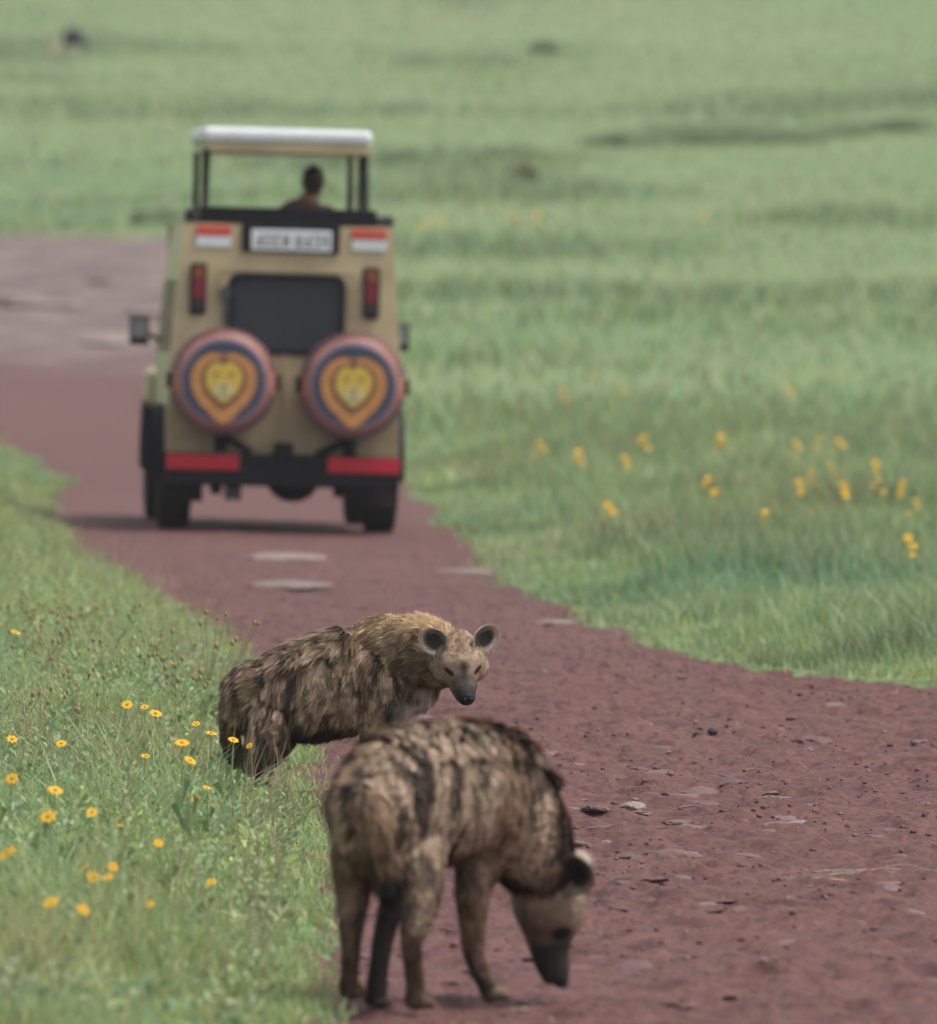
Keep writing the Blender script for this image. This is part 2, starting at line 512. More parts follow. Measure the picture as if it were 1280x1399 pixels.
def gravel():
    n = 14000
    y = 31 + RNG.random(n) ** 1.2 * 60
    L = edge_l(y) + .02; R = np.minimum(edge_r(y), L + 4.0)
    x = L + (R - L) * RNG.random(n)
    d = fbm2(x, y * .5, 1.3, 2, 71)
    keep = RNG.random(n) < sstep(.35, .62, d) * .85 + .15
    x, y = x[keep], y[keep]; n = len(x)
    r = (0.0035 + 0.009 * RNG.random(n) ** 2.6) * (1 - .5 * sstep(60, 85, y))
    z = road_z(x, y) + r * .2
    base = np.array([[1, 0, 0], [-1, 0, 0], [0, 1, 0], [0, -1, 0], [0, 0, .75], [0, 0, -.6]], float)
    F0 = np.array([[0, 2, 4], [2, 1, 4], [1, 3, 4], [3, 0, 4], [2, 0, 5], [1, 2, 5], [3, 1, 5], [0, 3, 5]])
    jit = 1 + (RNG.random((n, 6, 1)) - .5) * .7
    a = RNG.random(n) * 6.28
    P = base[None] * jit * r[:, None, None] * (1 + RNG.random((n, 1, 3)) * .8)
    Q = P.copy()
    Q[..., 0] = P[..., 0] * np.cos(a)[:, None] - P[..., 1] * np.sin(a)[:, None]
    Q[..., 1] = P[..., 0] * np.sin(a)[:, None] + P[..., 1] * np.cos(a)[:, None]
    V = Q + np.stack([x, y, z], -1)[:, None]
    F = (F0[None] + (np.arange(n) * 6)[:, None, None]).reshape(-1, 3)
    pal = np.array([[.115, .053, .047], [.14, .066, .058], [.165, .09, .08], [.085, .045, .04], [.22, .16, .14]])
    c = pal[RNG.choice(5, n, p=[.32, .34, .2, .1, .04])] * (.75 + .35 * RNG.random((n, 1)))
    o = to_obj('gravel', np_mesh('gravel', V.reshape(-1, 3), F, np.repeat(c, 6, 0)), mat_vcol('gravel', .85), ROAD)
    o['kind'] = 'stuff'
gravel()

def single_stone(name, px, py, sx, sy, sz, mat, label, cat='stone', seed=3, rz=0.0, group=None, flat=.6, sink=.1):
    x, y = ground_hit(px, py)
    me = stone_mesh(name, seed, flat, .25, 3); me.materials.append(mat)
    o = to_obj(name, me); o.location = (x, y, rz_at(x, y) + sz * (.35 - sink) ); o.scale = (sx, sy, sz); o.rotation_euler = (0, 0, rz)
    tag(o, label, cat, group)
    return o
single_stone('dark_rock', 957, 999, .036, .03, .036, M_STONE_DARK, 'dark brown clod lying alone on the bare red track', 'rock', 5)
single_stone('dark_rock', 973, 998, .022, .03, .026, M_STONE_DARK, 'small dark clod touching the side of a bigger dark clod', 'rock', 9)
single_stone('grey_slab', 1085, 1119, .075, .14, .026, M_STONE_GREY, 'flat blue grey stone slab half sunk in the red track', 'stone', 11)
single_stone('pale_stone', 868, 1103, .050, .09, .036, M_STONE_PALE, 'pale cream and grey flat stone set in the red track', 'stone', 13)
single_stone('grey_stone', 783, 1100, .06, .1, .025, M_STONE_GREY, 'flat grey stone beside the grazing animal\'s shoulder', 'stone', 15)
for k, (px, py, sx, sy) in enumerate([(398, 798, .26, .5), (390, 759, .28, .7), (648, 779, .09, .4), (760, 848, .09, .25)]):
    o = single_stone('pale_flat_rock', px, py, sx, sy, .035, M_STONE_PALE, ['broad pale flat rock in mid track, second behind the vehicle', 'broad pale flat rock in the track just behind the vehicle', 'small pale flat rock at the grassy right edge of the track', 'pale streak of rock farther from the vehicle along the meadow edge'][k], 'rock', 20 + k, rz=.3 * k, group='pale rocks bedded in the track behind the vehicle', flat=.7, sink=.3)
for k, (px, py, sx) in enumerate([(150, 470, .40), (60, 418, .7), (20, 410, .55), (140, 385, .35), (205, 430, .4)]):
    x, y = ground_hit(px, py)
    me = stone_mesh('far_pale_rock', 30 + k, .5, .25, 2); me.materials.append(M_STONE_PALE)
    o = to_obj('far_pale_rock', me, loc=(x, y, tz_at(x, y) + .02)); o.scale = (sx, sx * 1.5, .16)
    tag(o, ['whitish flat rock beside the vehicle\'s left mirror on the track', 'wide pale rock in the middle of the stony stretch', 'pale rock next to the widest one on the stony stretch', 'farthest pale rock on the stony stretch ahead of the vehicle', 'pale rock on the stony stretch close to the vehicle\'s left side'][k], 'rock', 'pale rocks on the stony stretch of track')

# ------------------------------------------------------------------ grass
def blades(x, y, z, h, w, lean, ang, col, tipcol=None):
    """tapered bent blades; every argument an array over the blades"""
    n = len(x)
    face = RNG.random(n) * 2 * math.pi
    sx, sy = np.cos(face), np.sin(face)
    lx, ly = np.cos(ang) * lean, np.sin(ang) * lean
    V = np.zeros((n, 5, 3), np.float32)
    def put(k, t, side, wf):
        V[:, k, 0] = x + lx * h * t ** 1.8 + side * sx * w * wf
        V[:, k, 1] = y + ly * h * t ** 1.8 + side * sy * w * wf
        V[:, k, 2] = z + h * t * np.sqrt(np.clip(1 - (lean * t) ** 2 * .5, .2, 1))
    put(0, 0, -1, .5); put(1, 0, 1, .5); put(2, .55, -1, .42); put(3, .55, 1, .42); put(4, 1.0, 0, 0)
    F0 = np.array([[0, 1, 3], [0, 3, 2], [2, 3, 4]])
    F = (F0[None] + (np.arange(n) * 5)[:, None, None]).reshape(-1, 3)
    cc = np.repeat(col[:, None, :], 5, 1)
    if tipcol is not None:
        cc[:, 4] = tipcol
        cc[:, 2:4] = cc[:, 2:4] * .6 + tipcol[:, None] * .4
    return V.reshape(-1, 3), F, cc.reshape(-1, 3)

def leaves(P, D, size, col, up=.4):
    """diamond leaves at P pointing along D"""
    n = len(P)
    D = D / np.linalg.norm(D, axis=1, keepdims=True)
    S = np.cross(D, np.array([0, 0, 1.0]) + (RNG.random((n, 3)) - .5) * 1.2)
    S /= np.linalg.norm(S, axis=1, keepdims=True) + 1e-9
    s = size[:, None]
    N = np.cross(S, D)
    V = np.stack([P, P + D * s * .5 + S * s * .26 + N * s * .08, P + D * s, P + D * s * .5 - S * s * .26 + N * s * .08], 1)
    F0 = np.array([[0, 1, 2], [0, 2, 3]])
    F = (F0[None] + (np.arange(n) * 4)[:, None, None]).reshape(-1, 3)
    return V.reshape(-1, 3), F, np.repeat(col, 4, 0)

def merge(parts):
    V, F, Cc, off = [], [], [], 0
    for v, f, c in parts:
        V.append(v); F.append(f + off); Cc.append(c); off += len(v)
    return np.concatenate(V), np.concatenate(F), np.concatenate(Cc)

GREENS = np.array([[.20, .27, .105], [.245, .30, .12], [.17, .255, .12], [.29, .305, .145], [.20, .28, .165]])
def green(n, x, y, seed=0, dry=.06):
    c = GREENS[RNG.choice(5, n, p=[.28, .26, .2, .12, .14])]
    t = fbm2(x, y, .7, 2, 90 + seed)[:, None]
    c = c * (.75 + .5 * t) * (.8 + .4 * RNG.random((n, 1)))
    p1 = sstep(.5, .72, fbm2(x, y, .33, 3, 140 + seed))[:, None]; p2 = sstep(.52, .74, fbm2(x, y, .5, 3, 150 + seed))[:, None]; p3 = sstep(.58, .75, fbm2(x, y, .8, 2, 160 + seed))[:, None]
    c = c * (1 + p1 * np.array([.22, .08, -.05]) + p2 * np.array([-.22, -.06, .12]))       # yellower and bluer patches
    c = c * (1 - .45 * p3) + np.array([.30, .24, .16]) * .45 * p3 * (.6 + .6 * RNG.random((n, 1)))   # seeding, brownish patches
    d = RNG.random(n) < dry
    c[d] = np.array([.33, .27, .15]) * (.7 + .5 * RNG.random((d.sum(), 1)))
    return c

def verge():
    parts = []
    # grass blades
    n = 235000
    y = 31.5 + 72 * RNG.random(n) ** 1.25
    half = 0.0366 * y + 1.3
    L = edge_l(y)
    x = L + .10 - (RNG.random(n) ** 1.05) * (half + L + .25).clip(.6, None)
    keep = (RNG.random(n) < sstep(-.10, .12, L - x + (noise2(x, y, 6, 3) - .5) * .2))
    x, y, L = x[keep], y[keep], L[keep]; n = len(x)
    d = L - x
    ht = (.025 + .045 * RNG.random(n)) + sstep(.12, .6, d) * (.04 + .17 * RNG.random(n) ** 1.6) * (.35 + 1.5 * sstep(.35, .75, fbm2(x, y, 1.6, 3, 12)))
    z = terrain(x, y) - .005
    w = .0035 + .0035 * RNG.random(n) + .00004 * np.abs(y - 48) * 2
    col = green(n, x, y) * np.array([1.18, 1.15, 1.06])
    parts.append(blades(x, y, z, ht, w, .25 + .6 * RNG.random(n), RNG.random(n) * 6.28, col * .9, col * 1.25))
    # thin brownish seed stems
    q = 4200
    y = 33 + 62 * RNG.random(q); L = edge_l(y); half = 0.0366 * y + 1.0
    x = L - .12 - RNG.random(q) ** 1.3 * (half + L).clip(.4, None)
    cb = np.array([[.30, .21, .16], [.24, .22, .11], [.36, .29, .20]])[RNG.integers(0, 3, q)] * (.7 + .5 * RNG.random((q, 1)))
    parts.append(blades(x, y, terrain(x, y), .14 + .28 * RNG.random(q) ** 1.4, .0024 + .0018 * RNG.random(q), .1 + .35 * RNG.random(q), RNG.random(q) * 6.28, cb, cb * 1.1))
    # leafy herbs
    m = 13000
    y = 32 + 66 * RNG.random(m) ** 1.2
    L = edge_l(y); half = 0.0366 * y + 1.1
    x = L - .12 - RNG.random(m) ** 1.05 * (half + L).clip(.5, None)
    cl = fbm2(x, y, .9, 2, 55)
    keep = RNG.random(m) < sstep(.32, .6, cl) * .9 + .1
    x, y, L = x[keep], y[keep], L[keep]; m = len(x)
    H = (.09 + .17 * RNG.random(m)) * (.45 + .55 * sstep(.1, .7, L - x))
    z = terrain(x, y)
    k = 13
    t = RNG.random((m, k)) ** .7
    a = RNG.random((m, k)) * 6.28
    P = np.stack([x[:, None] + np.cos(a) * .035 * t, y[:, None] + np.sin(a) * .035 * t, z[:, None] + H[:, None] * t], -1).reshape(-1, 3)
    D = np.stack([np.cos(a), np.sin(a), .3 + .9 * RNG.random((m, k))], -1).reshape(-1, 3)
    sz = (.018 + .026 * RNG.random(m * k))
    c = np.repeat(green(m, x, y, 4, .02), k, 0) * (.75 + .5 * RNG.random((m * k, 1))) * np.array([1.02, 1.12, 1.06])
    parts.append(leaves(P, D, sz, c))
    V, F, Cc = merge(parts)
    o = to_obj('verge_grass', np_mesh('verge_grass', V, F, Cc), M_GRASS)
    tag(o, 'lush green grass and small herbs along the left verge of the track', 'grass', kind='stuff')
verge()

def meadow():
    parts = []
    n = 175000
    y = 60.5 + 95 * RNG.random(n) ** 1.1
    R = edge_r(y); half = 0.0366 * y + 2.2
    x = R - .08 + RNG.random(n) * (half - R)
    keep = (RNG.random(n) < sstep(-.06, .2, x - R + (noise2(x, y, 4, 3) - .5) * .25)) & (RNG.random(n) < 1 - .9 * sstep(105, 152, y))
    x, y, R = x[keep], y[keep], R[keep]; n = len(x)
    d = x - R
    cl = fbm2(x, y, .55, 3, 17)
    ht = .04 + .05 * RNG.random(n) + sstep(.15, 1.1, d) * (.06 + .20 * RNG.random(n)) * (.3 + 1.2 * sstep(.35, .7, cl))
    w = .006 + .006 * RNG.random(n) + .0001 * (y - 60)
    z = terrain(x, y) - .005
    col = green(n, x, y, 2, .10) * np.array([.95, 1.0, 1.02]) * (1.12 - .35 * sstep(.5, .75, cl))[:, None]
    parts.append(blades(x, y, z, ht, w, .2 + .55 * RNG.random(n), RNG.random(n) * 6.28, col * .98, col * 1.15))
    # grass left of the track beyond the verge
    n = 42000
    y = 96 + 80 * RNG.random(n)
    L = edge_l(y); half = 0.0366 * y + 2.4
    x = L + .05 - RNG.random(n) * (half + L).clip(.4, None)
    z = terrain(x, y) - .005
    ht = .06 + .16 * RNG.random(n) * sstep(0, .5, L - x)
    col = green(n, x, y, 2, .08) * 1.05
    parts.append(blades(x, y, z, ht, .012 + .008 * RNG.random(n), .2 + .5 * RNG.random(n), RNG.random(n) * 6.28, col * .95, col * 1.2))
    # far tufts
    n = 130000
    y = 108 + 382 * RNG.random(n) ** .8
    half = 0.0366 * y + 8
    x = (RNG.random(n) * 2 - 1) * half
    L = edge_l(y); R = edge_r(y)
    inroad = (x > L - .1) & (x < R + .1) & (y < 268)
    x, y = x[~inroad], y[~inroad]; n = len(x)
    cl = fbm2(x, y * .6, .12, 3, 61)
    keep = RNG.random(n) < .35 + .65 * sstep(.4, .65, cl)
    x, y, cl = x[keep], y[keep], cl[keep]; n = len(x)
    ht = (.12 + .30 * RNG.random(n)) * (.6 + .8 * sstep(.45, .7, cl))
    col = green(n, x, y, 3, .12) * np.array([.90, 1.0, 1.04]) * (1.1 - .3 * sstep(.5, .7, cl))[:, None]
    parts.append(blades(x, y, terrain(x, y) - .02, ht, .03 + .05 * RNG.random(n), .2 + .5 * RNG.random(n), RNG.random(n) * 6.28, col, col * 1.15))
    V, F, Cc = merge(parts)
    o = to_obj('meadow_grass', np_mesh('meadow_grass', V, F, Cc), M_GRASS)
    tag(o, 'pale green meadow grass stretching away on both sides of the track', 'grass', kind='stuff')
meadow()

# ------------------------------------------------------------------ the safari vehicle
CREAM = (0.40, 0.315, 0.18)
M_PAINT = mat_plain('sand_paint', CREAM, .42, 0, .05, 3, 0, .25, dirt=(0.31, 0.24, 0.14))
def add_mud(m, col=(.17, .115, .07), z0=.5, z1=1.35):
    n, l = m.node_tree.nodes, m.node_tree.links
    b = n['Principled BSDF']; src = b.inputs['Base Color'].links[0].from_socket
    tc = n.new('ShaderNodeTexCoord'); sp = n.new('ShaderNodeSeparateXYZ'); l.new(tc.outputs['Object'], sp.inputs[0])
    no = n.new('ShaderNodeTexNoise'); no.inputs['Scale'].default_value = 7; no.inputs['Detail'].default_value = 8; l.new(tc.outputs['Object'], no.inputs['Vector'])
    mr = n.new('ShaderNodeMapRange'); mr.inputs['From Min'].default_value = z1; mr.inputs['From Max'].default_value = z0; mr.inputs['To Max'].default_value = .62; l.new(sp.outputs['Z'], mr.inputs['Value'])
    ad = n.new('ShaderNodeMath'); ad.operation = 'MULTIPLY_ADD'; ad.inputs[1].default_value = 1.3; ad.inputs[2].default_value = -.55; l.new(no.outputs['Fac'], ad.inputs[0])
    sm = n.new('ShaderNodeMath'); sm.operation = 'ADD'; sm.use_clamp = True; l.new(ad.outputs[0], sm.inputs[0]); l.new(mr.outputs['Result'], sm.inputs[1])
    gt = n.new('ShaderNodeMath'); gt.operation = 'MULTIPLY'; l.new(sm.outputs[0], gt.inputs[0]); l.new(mr.outputs['Result'], gt.inputs[1])
    sc2 = n.new('ShaderNodeMath'); sc2.operation = 'MULTIPLY'; sc2.use_clamp = True; sc2.inputs[1].default_value = 1.6; l.new(gt.outputs[0], sc2.inputs[0])
    mx = n.new('ShaderNodeMix'); mx.data_type = 'RGBA'; l.new(sc2.outputs[0], mx.inputs['Factor']); l.new(src, mx.inputs['A']); mx.inputs['B'].default_value = (*col, 1)
    l.new(mx.outputs['Result'], b.inputs['Base Color'])
add_mud(M_PAINT)
M_WHITE = mat_plain('white_paint', (.55, .57, .60), .45, 0, .06)
M_BLACK = mat_plain('black_paint', (.010, .009, .012), .6, 0, .2)
M_RUBBER = mat_plain('tyre_rubber', (.014, .013, .014), .85, 0, .3, 20, .3, dirt=(.028, .02, .018))
M_STEEL = mat_plain('dark_steel', (.07, .07, .075), .5, .6, .3)
M_RED = mat_plain('red_reflector', (.40, .012, .025), .3, 0, .05)
M_REDTAPE = mat_plain('red_tape', (.50, .07, .05), .4, 0, .05)
M_LAMP_RED = mat_plain('lamp_red', (.16, .008, .02), .2, 0, .05, coat=.6)
M_LAMP_AMBER = mat_plain('lamp_amber', (.20, .055, .015), .2, 0, .05, coat=.6)
M_LAMP_DARK = mat_plain('lamp_smoke', (.03, .015, .02), .2, 0, .05, coat=.6)
M_VINYL_RED = mat_plain('red_brown_vinyl', (.30, .12, .09), .5, 0, .12, 6)
M_VINYL_BLUE = mat_plain('slate_blue_vinyl', (.034, .040, .075), .5, 0, .1, 6)
M_VINYL_VIOLET = mat_plain('violet_vinyl', (.16, .12, .17), .5, 0, .1, 6)
M_ORANGE = mat_plain('orange_print', (.46, .205, .065), .5, 0, .1, 14)
M_BROWN = mat_plain('brown_print', (.13, .06, .045), .5, 0, .1, 14)
M_YELLOW = mat_plain('yellow_print', (.54, .375, .06), .5, 0, .08, 14)
M_PALEYEL = mat_plain('pale_print', (.50, .43, .19), .5, 0, .08, 14)
M_PLATE = mat_plain('plate_white', (.58, .59, .61), .4, 0, .04)
M_SEAT = mat_plain('seat_cloth', (.10, .09, .085), .9, 0, .2)
M_MIRROR = mat_plain('mirror_glass', (.55, .6, .65), .05, .9, .02)
def mat_glass(name, tint=(.055, .06, .075), fac=.55):
    m, n, l, b = mat_new(name)
    b.inputs['Base Color'].default_value = (*tint, 1); b.inputs['Roughness'].default_value = .08
    t = n.new('ShaderNodeBsdfTransparent'); t.inputs['Color'].default_value = (.5, .52, .55, 1)
    mx = n.new('ShaderNodeMixShader'); mx.inputs['Fac'].default_value = fac
    l.new(t.outputs[0], mx.inputs[1]); l.new(b.outputs[0], mx.inputs[2]); l.new(mx.outputs[0], n['Material Output'].inputs['Surface'])
    return m
M_GLASS = mat_glass('tinted_glass')

def hw(z):                                 # half width of the body at height z
    return float(np.interp(z, [.5, 1.25, 2.30], [.865, .865, .775]))

def build_car():
    root = empty('safari_vehicle', (CAR_X, CAR_Y, tz_at(CAR_X, CAR_Y + 1.5)))
    root.rotation_euler = (0, math.radians(1.5), math.radians(3.2))
    tag(root, 'sand coloured safari off-roader with raised roof and two round spare wheel covers', 'vehicle')
    # body shell: rear wall with a window opening, sides, roof rim with open hatch, bonnet
    m = MB()
    zs = [.57, 1.35, 1.88, 2.28]; wx = .405
    def quad(a, b_, c, d): m.add([a, b_, c, d], [(0, 1, 2, 3)])
    yr = lambda z: .0 + max(0, z - 1.25) * .05          # the tailgate leans a little forward
    for i in range(3):
        z0, z1 = zs[i], zs[i + 1]
        xs0 = [-hw(z0), -wx, wx, hw(z0)]; xs1 = [-hw(z1), -wx, wx, hw(z1)]
        for j in range(3):
            if i == 1 and j == 1: continue
            quad((xs0[j], yr(z0), z0), (xs0[j + 1], yr(z0), z0), (xs1[j + 1], yr(z1), z1), (xs1[j], yr(z1), z1))
    yf = 3.35
    for sgn in (-1, 1):
        zl = [.57, 1.30, 1.85, 2.28]
        yl = [0, .25, 1.15, 1.3, 2.2, 2.32, 3.1, yf]
        for i in range(3):
            for j in range(len(yl) - 1):
                if i == 1 and j in (1, 3, 5): continue
                f = lambda y, z: (sgn * hw(z), max(y, yr(z)) if y < .1 else (y - max(0, z - 1.3) * .35 if y > 3.3 else y), z)
                quad(f(yl[j], zl[i]), f(yl[j + 1], zl[i]), f(yl[j + 1], zl[i + 1]), f(yl[j], zl[i + 1]))
    # roof rim
    t = 2.28
    for (x0, x1, y0, y1) in ((-hw(t), hw(t), .05, .28), (-hw(t), hw(t), 2.7, 3.0), (-hw(t), -.6, .28, 2.7), (.6, hw(t), .28, 2.7)):
        quad((x0, y0, t), (x1, y0, t), (x1, y1, t), (x0, y1, t))
    # floor and bulkhead below the windscreen
    quad((-.86, 0, .57), (.86, 0, .57), (.86, yf, .57), (-.86, yf, .57))
    quad((-.86, yf, .57), (.86, yf, .57), (.86, yf, 1.3), (-.86, yf, 1.3))
    body = m.build('body', M_PAINT, root)
    s = body.modifiers.new('solid', 'SOLIDIFY'); s.thickness = .03; s.offset = -1
    b = body.modifiers.new('bevel', 'BEVEL'); b.width = .035; b.segments = 3; b.limit_method = 'ANGLE'; b.angle_limit = math.radians(40)
    MB().box(-.82, .82, yf, 4.45, .62, 1.22).build('bonnet', M_PAINT, root, bevel=.08, seg=3)
    MB().box(-.84, .84, .03, 3.3, .60, .66).build('cabin_floor', M_SEAT, root)
    # tailgate frame: raised edges that outline the doors
    d = MB()
    for x0, x1, z0, z1 in ((-.50, .50, 1.93, 1.945), (-.50, -.485, .62, 1.93), (.485, .50, .62, 1.93), (-.008, .008, .62, 1.32)):
        d.box(x0, x1, -.008 + yr((z0 + z1) / 2), .02 + yr((z0 + z1) / 2), z0, z1)
    d.build('tailgate_seam', M_PAINT, root)
    g = MB().box(-.84, .84, .005, .04, .575, .66).build('rear_sill', M_PAINT, root, bevel=.01)
    # rear window: rounded pane in a rubber frame
    def rrect(w, h, r, cx, cz, n=5):
        out = []
        for qx, qz, a0 in ((1, 1, 0), (-1, 1, 90), (-1, -1, 180), (1, -1, 270)):
            for k in range(n + 1):
                a = math.radians(a0 + 90 * k / n)
                out.append((cx + qx * (w - r) + r * math.cos(a), cz + qz * (h - r) + r * math.sin(a)))
        return out
    def frame(outer, inner, y0, y1):
        n = len(outer); mm = MB()
        v = [(x, y0, z) for x, z in outer] + [(x, y0, z) for x, z in inner] + [(x, y1, z) for x, z in outer] + [(x, y1, z) for x, z in inner]
        f = []
        for k in range(n):
            q = (k + 1) % n
            f += [(k, q, n + q, n + k), (2 * n + k, 3 * n + k, 3 * n + q, 2 * n + q), (k, 2 * n + k, 2 * n + q, q), (n + k, n + q, 3 * n + q, 3 * n + k)]
        return mm.add(v, f)
    wz = 1.615
    rw = MB().prism(rrect(.415, .28, .07, 0, wz), .012, .018).build('rear_window', M_GLASS, root)
    frame(rrect(.44, .305, .09, 0, wz), rrect(.395, .26, .06, 0, wz), -.008, .03).build('window_seal', M_BLACK, rw)
    # windscreen and side windows
    ws = MB(); ws.add([(-.78, yf - .01, 1.3), (.78, yf - .01, 1.3), (.70, yf - .33, 2.22), (-.70, yf - .33, 2.22)], [(0, 1, 2, 3)])
    wso = ws.build('windscreen', M_GLASS, root); so = wso.modifiers.new('s', 'SOLIDIFY'); so.thickness = .008
    for sgn in (-1, 1):
        for (y0, y1) in ((.25, 1.15), (1.3, 2.2), (2.32, 3.1)):
            q = MB().add([(sgn * (hw(1.3) - .012), y0, 1.3), (sgn * (hw(1.3) - .012), y1, 1.3), (sgn * (hw(1.85) - .012), y1, 1.85), (sgn * (hw(1.85) - .012), y0, 1.85)], [(0, 1, 2, 3)])
            w = q.build('side_window', M_GLASS, root); so = w.modifiers.new('s', 'SOLIDIFY'); so.thickness = .006
    # tail lamps
    for x in (-.66, .63):
        lamp = MB().box(x - .062, x + .062, -.03, .05, 1.60, 1.985).build('tail_lamp', M_BLACK, root, bevel=.02)
        for z0, z1, mt in ((1.87, 1.955, M_LAMP_AMBER), (1.72, 1.86, M_LAMP_RED), (1.635, 1.71, M_LAMP_DARK)):
            MB().box(x - .042, x + .042, -.042, -.02, z0, z1).build('lens', mt, lamp, bevel=.006)
    # red over white reflective panels
    for x in (-.555, .605):
        p = MB().box(x - .128, x + .128, .028, .06, 2.105, 2.185).build('reflective_panel', M_WHITE, root, bevel=.004)
        MB().box(x - .128, x + .128, .026, .06, 2.188, 2.265).build('red_band', M_REDTAPE, p, bevel=.004)
    # number plate on its black board
    board = MB().box(-.345, .385, .012, .06, 2.075, 2.285).build('plate_board', M_BLACK, root, bevel=.01)
    pl = MB().box(-.275, .325, .0, .011, 2.09, 2.245).build('number_plate', M_PLATE, board, bevel=.006)
    mk = MB(); rr = random.Random(3)
    for k in range(8):
        x = -.235 + k * .066 + (.03 if k > 3 else 0)
        for (a, b_, c, d_) in rr.sample([(0, .012, 0, .09), (.03, .042, 0, .09), (0, .042, .078, .09), (0, .042, .038, .05), (0, .042, 0, .012)], 3):
            mk.box(x + a, x + b_, -.003, .001, 2.12 + c, 2.12 + d_)
    mk.build('plate_marking', M_BLACK, pl)['kind'] = 'stuff'
    # roof rail and raised canopy on four posts
    rail = MB()
    rail.box(-.66, .66, .10, .16, 2.285, 2.41)
    rail.box(-.66, -.60, .16, 2.75, 2.285, 2.40); rail.box(.60, .66, .16, 2.75, 2.285, 2.40); rail.box(-.66, .66, 2.75, 2.81, 2.285, 2.40)
    rail.build('hatch_rail', M_BLACK, root, bevel=.012)
    MB().box(.60, .80, .2, .6, 2.285, 2.37).build('roof_box', M_STEEL, root, bevel=.02)
    MB().tube([(-.735, .35, 2.26), (-.735, .35, 2.38)], .03, 8).build('roof_lamp', M_STEEL, root)
    for x, y in ((-.625, .14), (.54, .14), (-.60, 2.74), (.58, 2.74)):
        MB().tube([(x, y, 2.38), (x - .005, y, 2.84)], .024, 8).build('canopy_post', M_BLACK, root)
    MB().tube([(.605, .5, 2.38), (.58, .35, 2.84)], .018, 8).build('canopy_strut', M_STEEL, root)
    MB().tube([(-.605, .5, 2.38), (-.60, .35, 2.84)], .018, 8).build('canopy_strut', M_STEEL, root)
    can = MB().box(-.655, .61, .02, 2.9, 2.885, 3.0).build('canopy', M_WHITE, root, bevel=.045, seg=4)
    MB().box(-.61, .605, .035, 2.88, 2.815, 2.89).build('canopy_lining', M_PAINT, can, bevel=.012)
    # bumper, red strips, tow hitch
    bump = MB().box(-.87, .87, -.14, .0, .33, .565).build('bumper', M_BLACK, root, bevel=.02)
    for x0, x1 in ((-.87, -.33), (.33, .87)):
        MB().box(x0, x1, -.155, -.13, .445, .56).build('red_strip', M_RED, bump, bevel=.008)
    h = MB(); h.tube([(0, -.1, .52), (0, -.1, .66)], .075, 10); h.build('tow_bracket', M_BLACK, bump, bevel=.01)
    ax = MB(); ax.tube([(-.7, .95, .40), (.7, .95, .40)], .05, 10); ax.ball((.12, .95, .36), .17, 12, 8, (1.15, 1, .95))
    ax.box(-.50, -.44, .2, 3.3, .40, .56); ax.box(.44, .50, .2, 3.3, .40, .56); ax.box(-.4, .4, .05, .75, .36, .58)
    ax.build('rear_axle', M_BLACK, root, smooth=False)
    ex = MB(); ex.tube([(-.36, .1, .33), (-.36, .9, .34), (-.3, 2.4, .36)], .05, 8); ex.box(-.42, -.30, .0, .22, .22, .40); ex.build('exhaust', M_STEEL, root)
    for sx in (-1, 1): MB().tube([(sx * .46, .8, .26), (sx * .48, .9, .55)], .045, 8).build('shock_absorber', M_STEEL, root)
    # flares and mud flaps
    for sgn in (-1, 1):
        for y, r in ((.95, .50), (3.93, .50)):
            f = MB(); pts_o = []; pts_i = []
            for k in range(13):
                a = math.radians(-5 + 190 * k / 12)
                pts_o.append((y + r * math.cos(a), .42 + r * math.sin(a))); pts_i.append((y + (r - .05) * math.cos(a), .42 + (r - .05) * math.sin(a)))
            poly = pts_o + pts_i[::-1]
            n = len(poly); x0, x1 = sgn * .80, sgn * .935
            v = [(x0, p, q) for p, q in poly] + [(x1, p, q) for p, q in poly]
            ff = [(i, (i + 1) % n, (i + 1) % n + n, i + n) for i in range(n)]
            ff += [(k, k + 1, n - 2 - k, n - 1 - k) for k in range(12)] + [(n + k, n + k + 1, 2 * n - 2 - k, 2 * n - 1 - k) for k in range(12)]
            f.add(v, ff); f.build('wheel_flare', M_BLACK, root)
        MB().box(sgn * .58 if sgn > 0 else -.85, .85 if sgn > 0 else -.58, .28, .295, .20, .58).build('mud_flap', M_RUBBER, root)
        fe = MB(); fe.box(min(sgn * .70, sgn * .915), max(sgn * .70, sgn * .915), 3.4, 4.4, .86, 1.16)
        fe.build('front_wing', M_PAINT, root, bevel=.06, seg=4)
        # snorkel side and mirror
        mr_ = MB(); mr_.tube([(sgn * .84, 3.05, 1.38), (sgn * .95, 3.0, 1.44)], .018, 6)
        mr_.box(min(sgn * .93, sgn * 1.075), max(sgn * .93, sgn * 1.075), 2.95, 3.03, 1.345, 1.56)
        mo = mr_.build('wing_mirror', M_BLACK, root, bevel=.02)
        MB().box(min(sgn * .945, sgn * 1.06), max(sgn * .945, sgn * 1.06), 2.943, 2.951, 1.40, 1.545).build('mirror_glass', M_MIRROR, mo)
    # aerial bracket beside the window, hi-lift jack
    j = MB(); j.tube([(-.455, -.03, 1.35), (-.455, -.03, 1.82)], .018, 6); j.box(-.50, -.41, -.05, .0, 1.74, 1.80); j.build('jack', M_MIRROR if False else M_STEEL, root)
